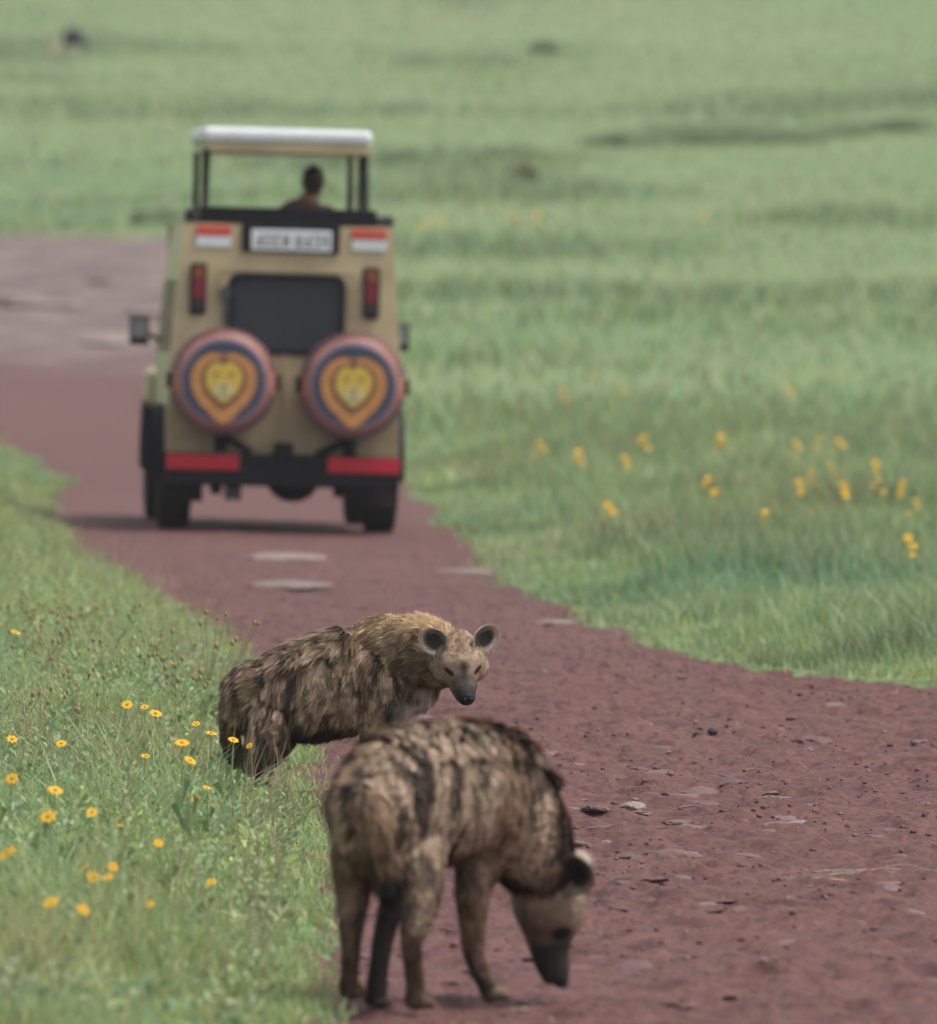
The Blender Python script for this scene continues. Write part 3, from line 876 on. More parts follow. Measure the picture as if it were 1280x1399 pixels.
    # wheels
    def wheel(x, y):
        e = MB()
        R, W = .405, .13
        e.lathe([(.22, -W + .03), (.30, -W), (R - .03, -W + .01), (R, -W + .045), (R, W - .045), (R - .03, W - .01), (.30, W), (.22, W - .03), (.22, -W + .03)], 36, 'X')
        t_ = e.build('wheel', M_RUBBER, root); t_.location = (x, y, R)
        tr = MB()
        for k in range(36):
            a = 2 * math.pi * k / 36
            for o_ in (-.085, -.03, .03, .085):
                aa = a + (o_ > 0) * .08
                mt = Matrix.Rotation(aa, 4, 'X')
                tr.box(o_ - .022, o_ + .022, -.022, .022, R - .008, R + .012, mt)
        tr.build('tread', M_RUBBER, t_)
        ri = MB().lathe([(.0, -.06), (.10, -.07), (.12, -.03), (.20, -.02), (.225, -.11), (.225, .11), (.20, .02), (.12, .03), (.10, .07), (0, .06)], 24, 'X')
        ri.build('rim', M_WHITE, t_)
        return t_
    for x in (-.775, .775):
        wheel(x, .95); wheel(x, 3.93)
    # two spare wheels under printed covers
    def blob(pts, jag=0.0, n=1):
        return pts
    def heart(w, top, bot, jag, k=64, notch=.0):
        out = []
        for i in range(k):
            a = 2 * math.pi * i / k
            c, s_ = math.cos(a), math.sin(a)
            if s_ >= 0:
                x = w * c; z = top * s_ ** .75
                z -= notch * math.exp(-(x / (.25 * w)) ** 2)
            else:
                q = -s_
                x = w * math.copysign(abs(c) ** 1.0, c) * (1 - .10 * q); z = -bot * (1 - (1 - q) ** .72)
                if q > .75: x *= .9
            r = 1 + (jag if i % 2 else -jag)
            out.append((x * r, z * r))
        return out
    for cx, cz in ((-.465, 1.105), (.50, 1.095)):
        sp = MB()
        R = .395
        sp.lathe([(0, -.33), (.31, -.325), (.345, -.31), (.375, -.285), (R, -.24), (R + .002, -.10), (.36, -.05), (0, -.05)], 48, 'Y')
        s_ = sp.build('spare_wheel_cover', M_VINYL_RED, root, smooth=False); s_.location = (cx, 0, cz)
        MB().lathe([(0, -.331), (.318, -.331), (.325, -.322), (.31, -.30), (0, -.30)], 48, 'Y').build('cover_ring', M_VINYL_VIOLET, s_)
        MB().lathe([(0, -.336), (.293, -.336), (.297, -.330), (.28, -.31), (0, -.31)], 48, 'Y').build('cover_disc', M_VINYL_BLUE, s_)
        em = MB().prism(heart(.245, .225, .315, .045, 72, .02), -.3405, -.33).build('lion_mane', M_ORANGE, s_)
        MB().prism([(x, z + .005) for x, z in heart(.165, .17, .205, .06, 48, .02)], -.3445, -.338).build('mane_inner', M_BROWN, em)  # brown inner outline of the printed mane
        MB().prism([(x, z + .01) for x, z in heart(.138, .145, .175, .03, 40, .01)], -.3485, -.342).build('lion_face', M_YELLOW, em)
        MB().prism([(x, z - .06) for x, z in heart(.08, .06, .085, .02, 24)], -.3525, -.346).build('lion_muzzle', M_PALEYEL, em)
        for nm, y0, y1, poly in (('lion_eye', -.3525, -.347, [(-.075, .07), (-.03, .055), (-.035, .042), (-.068, .05)]), ('lion_eye', -.3525, -.347, [(.075, .07), (.068, .05), (.035, .042), (.03, .055)]),
                                 ('lion_nose', -.3565, -.350, [(-.026, -.025), (.026, -.025), (.0, -.055)]), ('lion_mouth', -.3565, -.350, [(-.04, -.09), (.04, -.09), (.0, -.10)]),
                                 ('mane_parting', -.3525, -.337, [(-.025, .19), (.025, .19), (.012, .13), (-.012, .13)])):
            MB().prism(poly, y0, y1).build(nm, M_BROWN, em)
        tk = MB()
        for k in range(44):
            a = 2 * math.pi * k / 44
            if abs(math.cos(a)) < .2: continue
            mt = Matrix.Rotation(a, 4, 'Y')
            tk.box(-.011, .011, -.300, -.10, R - .045, R + .009, mt)
        tk.build('cover_stitching', M_VINYL_BLUE, s_)['kind'] = 'stuff'
        for sgn in (-1, 1):
            MB().box(sgn * .40 - .022, sgn * .40 + .022, -.26, -.08, -.06, .065).build('strap', M_BLACK, s_, bevel=.01)
        MB().box(-.09, .09, -.06, .03, -.10, .10).build('wheel_carrier', M_BLACK, s_)
        br = MB(); br.tube([(0, -.07, -.3), (.0, -.03, -.52)], .05, 8); br.tube([(0, -.05, -.4), (-cx * .5, -.03, -.52)], .03, 8); br.build('carrier_arm', M_BLACK, s_)
    # seats inside
    for x, y in ((-.42, 2.2), (.42, 2.2), (-.42, 1.2)):
        st = MB().box(x - .24, x + .24, y, y + .48, .66, 1.05).build('seat', M_SEAT, root, bevel=.04)
        MB().box(x - .23, x + .23, y - .1, y + .02, 1.0, 1.62).build('seat_back', M_SEAT, st, bevel=.04)
    return root
CAR = build_car()

# ------------------------------------------------------------------ skinned bodies
def catmull(P, k):
    P = np.asarray(P, float)
    Q = np.vstack([2 * P[0] - P[1], P, 2 * P[-1] - P[-2]])
    out = []
    for i in range(1, len(Q) - 2):
        p0, p1, p2, p3 = Q[i - 1], Q[i], Q[i + 1], Q[i + 2]
        for t in np.linspace(0, 1, k, endpoint=False):
            out.append(.5 * ((2 * p1) + (-p0 + p2) * t + (2 * p0 - 5 * p1 + 4 * p2 - p3) * t * t + (-p0 + 3 * p1 - 3 * p2 + p3) * t ** 3))
    out.append(Q[-2])
    return np.array(out)

def loft(sections, up=(0, 0, 1), k=5, seg=18):
    """sections: (x,y,z, half width, half height)"""
    S = catmull(sections, k)
    P, rw, rh = S[:, :3], np.maximum(S[:, 3], .003), np.maximum(S[:, 4], .003)
    # rounded ends
    T = np.gradient(P, axis=0); T /= np.linalg.norm(T, axis=1, keepdims=True) + 1e-9
    def capring(i, sg):
        rs = min(rw[i], rh[i])
        return [(P[i] + sg * T[i] * rs * q, rw[i] * f, rh[i] * f, T[i]) for q, f in ((.25, .93), (.45, .75), (.58, .45), (.62, .08))]
    rings = [c for c in capring(0, -1)[::-1]] + [(P[i], rw[i], rh[i], T[i]) for i in range(len(P))] + capring(len(P) - 1, 1)
    up = np.array(up, float)
    V = []
    a = np.linspace(0, 2 * math.pi, seg, endpoint=False)
    for p, w, h, t in rings:
        side = np.cross(t, up); side /= np.linalg.norm(side) + 1e-9
        u2 = np.cross(side, t)
        V.append(p + np.outer(np.cos(a) * w, side) + np.outer(np.sin(a) * h, u2))
    n = len(rings)
    V = np.concatenate(V)
    F = [(i * seg + j, i * seg + (j + 1) % seg, (i + 1) * seg + (j + 1) % seg, (i + 1) * seg + j) for i in range(n - 1) for j in range(seg)]
    F += [tuple(range(seg - 1, -1, -1)), tuple((n - 1) * seg + j for j in range(seg))]
    return V, F, P, np.sqrt(rw * rh), T

def fuse(name, lofts, voxel=.008, smooth=5):
    """one continuous skin grown over the overlapping lofts"""
    mb = MB()
    for V, F, *_ in lofts: mb.add(V, F)
    me = bpy.data.meshes.new(name); me.from_pydata(mb.v, [], mb.f)
    bm = bmesh.new(); bm.from_mesh(me); bmesh.ops.recalc_face_normals(bm, faces=bm.faces); bm.to_mesh(me); bm.free()
    o = bpy.data.objects.new(name, me); C.objects.link(o)
    r = o.modifiers.new('r', 'REMESH'); r.mode = 'VOXEL'; r.voxel_size = voxel; r.use_smooth_shade = True
    s = o.modifiers.new('s', 'SMOOTH'); s.factor = .5; s.iterations = smooth
    dg = bpy.context.evaluated_depsgraph_get()
    me2 = bpy.data.meshes.new_from_object(o.evaluated_get(dg))
    bpy.data.objects.remove(o); bpy.data.meshes.remove(me)
    me2.name = name
    me2.polygons.foreach_set('use_smooth', [True] * len(me2.polygons))
    return me2

def set_col(me, col):
    a = me.color_attributes.get('Col') or me.color_attributes.new('Col', 'FLOAT_COLOR', 'POINT')
    c4 = np.ones((len(me.vertices), 4), np.float32); c4[:, :3] = col
    a.data.foreach_set('color', c4.ravel())

def mesh_np(me):
    me.calc_loop_triangles()
    V = np.zeros(len(me.vertices) * 3, np.float32); me.vertices.foreach_get('co', V); V = V.reshape(-1, 3)
    Tn = np.zeros(len(me.loop_triangles) * 3, np.int32); me.loop_triangles.foreach_get('vertices', Tn); Tn = Tn.reshape(-1, 3)
    N = np.zeros(len(me.vertices) * 3, np.float32); me.vertex_normals.foreach_get('vector', N); N = N.reshape(-1, 3)
    return V.astype(float), Tn, N.astype(float)

def nearest_guide(P, guides):
    """per point: index of loft, its tangent there, and distance over radius"""
    best = np.full(len(P), 1e9); gi = np.zeros(len(P), int); tan = np.zeros((len(P), 3)); rel = np.zeros(len(P))
    for g, (GP, GR, GT) in enumerate(guides):
        for k in range(0, len(GP), 2):
            d = np.linalg.norm(P - GP[k], axis=1) / GR[k]
            q = d < best
            best[q] = d[q]; gi[q] = g; tan[q] = GT[k]; rel[q] = k / max(len(GP) - 1, 1)
    return gi, tan, best, rel

def make_fur(name, me, n, info_fn, mat, parent, clump=.022, width=.0024):
    """info_fn(P,N) -> length, flow(3), lift, colour root, colour tip"""
    V, Tn, N = mesh_np(me)
    A = np.linalg.norm(np.cross(V[Tn[:, 1]] - V[Tn[:, 0]], V[Tn[:, 2]] - V[Tn[:, 0]]), axis=1)
    t = RNG.choice(len(Tn), n, p=A / A.sum())
    r1, r2 = np.sqrt(RNG.random(n)), RNG.random(n)
    w = np.stack([1 - r1, r1 * (1 - r2), r1 * r2], 1)
    P = (V[Tn[t]] * w[..., None]).sum(1)
    Nn = (N[Tn[t]] * w[..., None]).sum(1); Nn /= np.linalg.norm(Nn, axis=1, keepdims=True) + 1e-9
    ln, flow, lift, cr, ct = info_fn(P, Nn)
    ok = ln > .002
    P, Nn, ln, flow, lift, cr, ct = P[ok], Nn[ok], ln[ok], flow[ok], lift[ok], cr[ok], ct[ok]; n = len(P)
    fl = flow - (flow * Nn).sum(1, keepdims=True) * Nn
    fl /= np.linalg.norm(fl, axis=1, keepdims=True) + 1e-9
    sw = np.stack([noise3(P, 14, s) for s in (1, 2, 3)], 1) - .5
    fl = fl + sw * 1.3 + (np.stack([noise3(P, 45, s) for s in (21, 22, 23)], 1) - .5) * .9 + (RNG.random((n, 3)) - .5) * .45
    fl -= (fl * Nn).sum(1, keepdims=True) * Nn
    fl /= np.linalg.norm(fl, axis=1, keepdims=True) + 1e-9
    ln = ln * (.55 + .7 * RNG.random(n)) * np.where(RNG.random(n) < .06, 1.35, 1.0)
    d0 = fl * (1 - lift[:, None]) + Nn * (lift[:, None] + .25); d0 /= np.linalg.norm(d0, axis=1, keepdims=True)
    tip = P + d0 * ln[:, None] * .55 + (fl + Nn * lift[:, None] * .5 + np.array([0, 0, -.25])) * ln[:, None] * .5
    # strands of one lock draw together at the tip
    cell = np.floor((P + (np.stack([noise3(P, 30, s) for s in (7, 8, 9)], 1) - .5) * .02) / clump).astype(np.int64)
    key = (cell[:, 0] * 73856093) ^ (cell[:, 1] * 19349663) ^ (cell[:, 2] * 83492791)
    u, inv = np.unique(key, return_inverse=True)
    cntr = np.zeros((len(u), 3)); np.add.at(cntr, inv, tip); num = np.bincount(inv)[:, None]; cntr /= num
    k = .55 * np.clip(ln / .03, 0, 1)[:, None]
    tip = tip * (1 - k) + cntr[inv] * k
    lock = (.62 + .76 * RNG.random(len(u)))[inv][:, None]
    mid = P + d0 * ln[:, None] * .5
    mid = mid * .6 + (P + tip) * .2
    side = np.cross(fl, Nn) + (RNG.random((n, 3)) - .5) * .6; side /= np.linalg.norm(side, axis=1, keepdims=True) + 1e-9
    wd = (width * (.6 + .8 * RNG.random(n)) * np.clip(ln / .03, .55, 1.4))[:, None] * .5
    root = P - Nn * .002
    VV = np.stack([root - side * wd, root + side * wd, mid - side * wd, mid + side * wd, tip], 1).reshape(-1, 3)
    F0 = np.array([[0, 1, 3], [0, 3, 2], [2, 3, 4]])
    F = (F0[None] + (np.arange(n) * 5)[:, None, None]).reshape(-1, 3)
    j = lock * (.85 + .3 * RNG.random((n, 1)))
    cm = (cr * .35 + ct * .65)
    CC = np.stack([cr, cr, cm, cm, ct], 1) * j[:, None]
    fm = np_mesh(name, VV, F, np.clip(CC, 0.004, .8).reshape(-1, 3), smooth=True)
    # hair takes its shading from the coat, not from each flat ribbon
    Nb = Nn + (RNG.random((n, 3)) - .5) * .7; Nb /= np.linalg.norm(Nb, axis=1, keepdims=True)
    fm.normals_split_custom_set_from_vertices(np.repeat(Nb, 5, 0).astype(np.float32))
    o = to_obj(name, fm, mat, parent)
    return o

def ear_cup(c, n_, upv, a, b, depth, thick=.008):
    """round cupped ear: verts, faces, inner mask"""
    c = np.array(c, float); n_ = np.array(n_, float); n_ /= np.linalg.norm(n_)
    upv = np.array(upv, float); upv = upv - upv.dot(n_) * n_; upv /= np.linalg.norm(upv)
    rt = np.cross(upv, n_)
    V = []; inner = []; rim = []
    NR, NA = 6, 26
    for layer in (0, 1):
        for i in range(NR + 1):
            u = i / NR
            for k in range(NA):
                th = 2 * math.pi * k / NA
                x = a * u * math.cos(th); y = b * u * math.sin(th)
                if math.sin(th) < 0: x *= (1 - .30 * (math.sin(th)) ** 2)
                z = -depth * (1 - u ** 2.2)
                if layer: z = z - thick * (1 + .6 * (1 - u)) * (0 if u > .999 else 1)
                s = 1.0
                V.append(c + rt * x * s + upv * y * s + n_ * z); inner.append(layer == 0 and u < .82); rim.append(u >= .82)
    F = []
    st = (NR + 1) * NA
    for layer in (0, 1):
        for i in range(NR):
            for k in range(NA):
                q = (layer * st + i * NA + k, layer * st + i * NA + (k + 1) % NA, layer * st + (i + 1) * NA + (k + 1) % NA, layer * st + (i + 1) * NA + k)
                F.append(q if layer == 0 else q[::-1])
    for k in range(NA):
        F.append((NR * NA + k, NR * NA + (k + 1) % NA, st + NR * NA + (k + 1) % NA, st + NR * NA + k))
    return np.array(V), F, np.array(inner), np.array(rim)

def join_mesh(me, V2, F2, col1, col2):
    V1 = np.zeros(len(me.vertices) * 3, np.float32); me.vertices.foreach_get('co', V1); V1 = V1.reshape(-1, 3)
    faces = [tuple(p.vertices) for p in me.polygons] + [tuple(i + len(V1) for i in f) for f in F2]
    out = bpy.data.meshes.new(me.name)
    out.from_pydata(np.concatenate([V1, V2]).tolist(), [], faces)
    out.polygons.foreach_set('use_smooth', [True] * len(out.polygons))
    set_col(out, np.concatenate([col1, col2]))
    return out

def lerp(a, b, t): return np.asarray(a) * (1 - t)[:, None] + np.asarray(b) * t[:, None]

class HeadFrame:
    def __init__(s, c, F, U):
        s.c = np.array(c, float); s.F = np.array(F, float) / np.linalg.norm(F)
        U = np.array(U, float); U = U - U.dot(s.F) * s.F; s.U = U / np.linalg.norm(U)
        s.R = np.cross(s.F, s.U)
    def at(s, f, u, r=0.0): return s.c + s.F * f + s.U * u + s.R * r
    def loc(s, P):
        d = P - s.c
        return d @ s.F, d @ s.U, d @ s.R

def head_lofts(h, k=1.0):
    """skull and muzzle, jaw, brows, cheeks"""
    def sec(f, u, w, hh): return (*h.at(f * k, u * k), w * k, hh * k)
    skull = loft([sec(-.115, -.005, .060, .060), sec(-.07, .005, .088, .080), (sec(-.02, .008, .096, .080)), sec(.025, .006, .082, .068), sec(.06, -.006, .054, .051), sec(.10, -.016, .041, .042), sec(.14, -.020, .037, .040), sec(.163, -.022, .033, .036)], up=h.U)
    jaw = loft([sec(-.06, -.05, .06, .035), sec(.0, -.055, .060, .030), sec(.06, -.05, .043, .025), sec(.12, -.048, .032, .020), sec(.145, -.046, .024, .016)], up=h.U)
    cheeks = []
    for sg in (-1, 1):
        cheeks.append(loft([(*h.at(-.06 * k, -.02 * k, sg * .055 * k), .045 * k, .05 * k), (*h.at(-.01 * k, -.018 * k, sg * .062 * k), .04 * k, .045 * k), (*h.at(.03 * k, -.02 * k, sg * .045 * k), .026 * k, .03 * k)], up=h.U))
        cheeks.append(loft([(*h.at(.005 * k, .055 * k, sg * .047 * k), .028 * k, .02 * k), (*h.at(.042 * k, .043 * k, sg * .043 * k), .022 * k, .013 * k)], up=h.U, k=3))
    crown = loft([(*h.at(-.09 * k, .055 * k), .05 * k, .035 * k), (*h.at(-.03 * k, .062 * k), .045 * k, .03 * k)], up=h.U, k=3)
    return [skull, jaw, crown] + cheeks

M_EYE = mat_plain('eye', (.012, .009, .008), .08, 0, .1, coat=.5)
M_NOSE = mat_plain('nose_leather', (.013, .012, .013), .55, 0, .2, 60, .3)

def hyena(name, label, D0, body, neck, headc, headF, headU, legs, tail, ears, palette, nfur, hk=1.0):
    root = empty(name, (0, 0, 0))
    tag(root, label, 'hyena', 'hyenas on the track')
    def W(s, D=D0): # (px,py,dy,...) -> world section
        p = unproj(s[0], s[1], D + s[2])
        return (p.x, p.y, p.z, s[3], s[4])
    H = HeadFrame(unproj(headc[0], headc[1], D0 + headc[2]), headF, headU)
    L = []; kinds = []
    def add(sec, kind, **kw): L.append(loft(sec, **kw)); kinds.append(kind)
    add([W(s) for s in body], 'body')
    nk = [W(s) for s in neck]
    nk.append((*H.at(-.08, 0), .08 * hk, .08 * hk)); add(nk, 'neck')
    for l in head_lofts(H, hk): L.append(l); kinds.append('head')
    feet = []
    for lg in legs:
        pts = [W((s[0], s[1], s[2], s[3] * lw, s[4] * ld)) for s, lw, ld in zip(lg['pts'], lg.get('lw', (.85, .9, 1, 1, 1, 1, 1, 1)), lg.get('ld', (.48, .62, .85, 1, 1, 1, 1, 1)))]
        add(pts, lg['kind'], up=(.3, 1, 0))
        toe = np.array(lg['toe'], float); toe /= np.linalg.norm(toe)
        f = np.array(pts[-1][:3])
        sd = np.cross(toe, (0, 0, 1))
        for q in (-1.5, -.5, .5, 1.5):
            a = f + sd * q * .013
            b_ = a + toe * (.052 - .008 * abs(q)) + sd * q * .004
            add([(a[0], a[1], a[2] + .002, .013, .017), ((a[0] + b_[0]) / 2, (a[1] + b_[1]) / 2, a[2] + .006, .013, .017), (b_[0], b_[1], a[2] - .004, .012, .012)], 'paw', k=3)
    add([W(s) for s in tail], 'tail', up=(0, 1, 0))
    me = fuse('body', L, .0075, 9)
    guides = [(l[2], l[3], l[4]) for l in L]
    V, Tn, N = mesh_np(me)
    def info(P, Nn):
        gi, tan, dist, rel = nearest_guide(P, guides)
        kd = np.array(kinds)[gi]
        f, u, r = H.loc(P); f = f / hk; u = u / hk; r = r / hk
        ln = np.full(len(P), .012); flow = np.tile(np.array([0, 0, -1.0]), (len(P), 1)); lift = np.full(len(P), .15)
        is_ = lambda *k: np.isin(kd, k)
        b = is_('body'); ln[b] = palette['len']; flow[b] = -tan[b] * .5 + np.array([0, 0, -1.0]); lift[b] = .15 + .25 * noise3(P[b], 24, 77)
        nn = is_('neck'); ln[nn] = palette['len'] * (.85 - .4 * sstep(.6, 1, rel[nn])); flow[nn] = -tan[nn] * 1.0 + np.array([0, 0, -.5]); lift[nn] = .2
        top = (b | nn) & (Nn[:, 2] > .55) & (rel > .3)
        ln[top] *= 1.35; lift[top] = .45 + .2 * RNG.random(top.sum())
        hd = is_('head'); ln[hd] = np.interp(f[hd], [-.1, -.04, .02, .05, .09, .2], [.035, .024, .014, .008, .004, .0025]); flow[hd] = -H.F + .3 * H.U * np.sign(u[hd])[:, None]; lift[hd] = .18
        for kk, l0, l1 in (('hind', .034, .015), ('fore', .032, .013)):
            q = is_(kk); ln[q] = l0 + (l1 - l0) * sstep(.25, .7, rel[q]); flow[q] = tan[q] * 1.0 + np.array([0, 0, -.3]); lift[q] = .13
        q = is_('paw'); ln[q] = .007; flow[q] = np.array([0, 0, -1.0]); lift[q] = .1
        q = is_('tail'); ln[q] = .05 + .02 * rel[q]; flow[q] = tan[q]; lift[q] = .2
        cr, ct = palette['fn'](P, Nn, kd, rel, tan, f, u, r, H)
        # close skin round the eyes
        eye = ((f - .052) ** 2 + (u - .028) ** 2 + (np.abs(r) - .05) ** 2) < .024 ** 2
        ln[hd & eye] = .003
        return ln, flow, lift, cr, ct
    cr, ct = info(V, N)[3:]
    skin = np.clip((cr + ct) * .45, .005, .7)
    E2V = []; E2F = []; E2C = []; off = 0
    earinfo = []
    for (ef, eu, er, nrm, upv, a, bb) in ears:
        c = H.at(ef * hk, eu * hk, er * hk)
        nv = H.F * nrm[0] + H.U * nrm[1] + H.R * nrm[2]; uv = H.F * upv[0] + H.U * upv[1] + H.R * upv[2]
        v, f, inn, rim = ear_cup(c, nv, uv, a * hk, bb * hk, .03 * hk)
        col = np.where(inn[:, None], np.array(palette['ear_in'])[None], np.array(palette['ear_out'])[None])
        dcen = np.linalg.norm(v - c, axis=1) / (a * hk)
        col = np.where((inn & (dcen < .75))[:, None], np.array(palette['ear_in'])[None] * .25, col)
        col = np.where(rim[:, None], np.array(palette['ear_rim'])[None], col)
        E2V.append(v); E2F += [tuple(i + off for i in q) for q in f]; E2C.append(col); off += len(v)
        earinfo.append((c, nv / np.linalg.norm(nv), uv, a * hk, bb * hk))
    me2 = join_mesh(me, np.concatenate(E2V), E2F, skin, np.concatenate(E2C))
    bo = to_obj('body', me2, M_SKIN, root)
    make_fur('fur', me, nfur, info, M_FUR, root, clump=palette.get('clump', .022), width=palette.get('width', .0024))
    # fringe round the ears
    fr = []
    for c, nv, uv, a, bb in earinfo:
        uv = uv - uv.dot(nv) * nv; uv /= np.linalg.norm(uv); rt = np.cross(uv, nv)
        n = 900
        th = RNG.random(n) * 2 * math.pi; uu = .55 + .47 * RNG.random(n) ** .6
        x = a * uu * np.cos(th); y = bb * uu * np.sin(th); x = np.where(np.sin(th) < 0, x * (1 - .3 * np.sin(th) ** 2), x)
        z = -.03 * hk * (1 - uu ** 2.2)
        P = c + np.outer(x, rt) + np.outer(y, uv) + np.outer(z, nv)
        out_ = np.outer(np.cos(th), rt) + np.outer(np.sin(th), uv)
        inner = uu < .88
        d = np.where(inner[:, None], -out_ * .6 + nv * .5, out_ * .9 + nv * .15) + (RNG.random((n, 3)) - .5) * .5
        l = np.where(inner, .016, .009)[:, None] * (.6 + .8 * RNG.random((n, 1)))
        tip = P + d * l
        sd = np.cross(d, nv) + (RNG.random((n, 3)) - .5) * .3; sd /= np.linalg.norm(sd, axis=1, keepdims=True); sd *= .0008
        VV = np.stack([P - sd, P + sd, tip], 1).reshape(-1, 3)
        FF = np.arange(n * 3).reshape(-1, 3)
        cc = np.where(inner[:, None], np.array(palette['ear_in'])[None] * 1.0, np.array(palette['ear_rim'])[None]) * (.6 + .7 * RNG.random((n, 1)))
        fr.append((VV, FF, np.repeat(cc, 3, 0)))
    Vv, Ff, Cc = merge(fr)
    to_obj('ear_fringe', np_mesh('ear_fringe', Vv, Ff, Cc), M_FUR, root)
    for sg in (-1, 1):
        e = MB(); c = H.at(.050 * hk, .025 * hk, sg * .049 * hk)
        e.ball(c, .0100 * hk, 12, 8); e.build('eye', M_EYE, root, smooth=True)
    nz = MB(); 
    mt = Matrix((H.R, H.F, H.U)).transposed()
    nz.ball(H.at(.176 * hk, -.010 * hk), .0245 * hk, 14, 9, (1.0, .7, .8), mt); no = nz.build('nose', M_NOSE, root, smooth=True)
    nos = MB()
    for sg in (-1, 1): nos.ball(H.at(.193 * hk, -.004 * hk, sg * .011 * hk), .0075 * hk, 8, 6, (1, .7, .8), mt)
    nos.build('nostril', M_EYE, no, smooth=True)
    # mouth line
    ml = MB()
    for sg in (-1, 1):
        ml.tube([H.at(.175 * hk, -.040 * hk, sg * .008 * hk), H.at(.14 * hk, -.044 * hk, sg * .033 * hk), H.at(.09 * hk, -.048 * hk, sg * .043 * hk), H.at(.055 * hk, -.042 * hk, sg * .053 * hk)], [.003, .004, .004, .002], 6)
    ml.build('mouth', M_EYE, root)
    return root

def spots(P, tan, scale, seed, stretch=1.6):
    """irregular dark blotches, drawn out along the coat"""
    Q = P.copy(); Q[:, 2] = Q[:, 2] / stretch
    return noise3(Q, scale, seed) * .7 + noise3(Q, scale * 2.1, seed + 1) * .3

def pal_standing(P, Nn, kd, rel, tan, f, u, r, H):
    n = len(P)
    X, Z = P[:, 0], P[:, 2]
    light = np.array([.62, .455, .31]); mid = np.array([.20, .128, .08]); dark = np.array([.028, .018, .014])
    gold = np.array([.72, .48, .25]); white = np.array([.80, .74, .70])
    s = spots(P, tan, 48, 3, 3.0)
    t = sstep(.36, .62, s)
    tipc = lerp(light, mid, t * .9)
    blot = sstep(.60, .70, noise3(P * np.array([1, 1, .6]), 36, 9) * .8 + noise3(P * np.array([1, 1, .4]), 90, 19) * .2)
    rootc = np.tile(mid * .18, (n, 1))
    body = np.isin(kd, ['body', 'neck', 'hind', 'fore', 'tail'])
    tipc = lerp(tipc, dark, blot * .88 * body)
    # ginger crest over neck and shoulders
    xs = np.array([unproj(px, 900, 48).x for px in (470, 540, 585, 640)])
    crest = np.interp(X, xs, [0, .75, 1, .6]) * sstep(.25, .75, Nn[:, 2]) * np.isin(kd, ['body', 'neck'])
    tipc = lerp(tipc, gold, crest * .85); rootc = lerp(rootc, gold * .45, crest * .8)
    nk = (kd == 'neck') * 1.0
    tipc = lerp(tipc, np.array([.42, .29, .175]), nk * .5 * (1 - crest))
    tk2 = np.isin(kd, ['neck']) * sstep(.48, .62, noise3(P * np.array([1, 1, .5]), 55, 15)) * (1 - .6 * crest)
    tipc = lerp(tipc, np.array([.13, .075, .042]), tk2 * .75)
    # rump greyer, belly black, chest white
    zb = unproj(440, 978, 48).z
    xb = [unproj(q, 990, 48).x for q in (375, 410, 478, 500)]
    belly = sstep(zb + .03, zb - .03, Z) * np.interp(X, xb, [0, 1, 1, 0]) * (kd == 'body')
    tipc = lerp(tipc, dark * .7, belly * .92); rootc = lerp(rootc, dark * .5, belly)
    xc = [unproj(q, 960, 48).x for q in (535, 560, 600, 625)]
    zc = unproj(570, 948, 48).z
    chest = np.interp(X, xc, [0, 1, 1, .8]) * sstep(zc + .045, zc + .01, Z) * np.isin(kd, ['body', 'neck', 'fore'])
    tipc = lerp(tipc, white, chest * .9); rootc = lerp(rootc, white * .6, chest)
    dk = np.exp(-(((X - unproj(565, 935, 48).x) / .025) ** 2 + ((Z - unproj(565, 938, 48).z) / .02) ** 2)) * np.isin(kd, ['neck', 'body'])
    tipc = lerp(tipc, dark, dk)
    # hind leg darkens downwards in colour, forelegs spotted tan
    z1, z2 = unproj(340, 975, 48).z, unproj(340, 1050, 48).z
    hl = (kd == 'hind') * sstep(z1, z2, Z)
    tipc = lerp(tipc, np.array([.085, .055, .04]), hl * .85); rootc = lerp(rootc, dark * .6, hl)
    fl = (kd == 'fore') * 1.0
    tipc = lerp(tipc, np.array([.33, .225, .14]), fl * .5 * (1 - blot))
    tipc[kd == 'tail'] = np.array([.10, .065, .045])
    # face
    hd = (kd == 'head') * 1.0
    face = np.array([.55, .40, .27])
    tipc = lerp(tipc, face, hd * .85)
    rootc = lerp(rootc, face * .55, hd)
    fore = hd * np.exp(-((r / .028) ** 2)) * sstep(.05, -.01, f) * sstep(.03, .06, u)
    tipc = lerp(tipc, np.array([.17, .085, .045]), fore * .7)
    muz = hd * sstep(.062, .095, f)
    bridge = hd * np.exp(-(r / .024) ** 2) * sstep(.035, .065, f) * sstep(-.02, .01, u)
    dkm = np.maximum(muz, bridge)
    muzc = lerp(np.array([.15, .105, .088]), np.array([.036, .033, .035]), np.maximum(np.exp(-(r / .017) ** 2), np.maximum(sstep(.115, .145, f), sstep(-.03, -.045, u))))
    tipc = tipc * (1 - dkm[:, None] * .95) + muzc * dkm[:, None] * .95; rootc = rootc * (1 - dkm[:, None]) + muzc * .6 * dkm[:, None]
    tick = hd * sstep(.5, .66, noise3(P, 130, 5)) * sstep(.03, -.02, f)
    tipc = lerp(tipc, np.array([.14, .08, .05]), tick * .5)
    side = hd * sstep(.075, .05, f) * sstep(.02, .05, f) * sstep(-.005, -.03, u) * .7
    tipc = lerp(tipc, np.array([.55, .47, .38]), side)
    ed = np.sqrt((f - .054) ** 2 + (2.1 * (u - .023 - .35 * (np.abs(r) - .05))) ** 2 + (.8 * (np.abs(r) - .047)) ** 2)
    e = hd * sstep(.030, .020, ed)
    tipc = lerp(tipc, np.array([.03, .026, .026]), e); rootc = lerp(rootc, np.array([.02, .018, .018]), e)
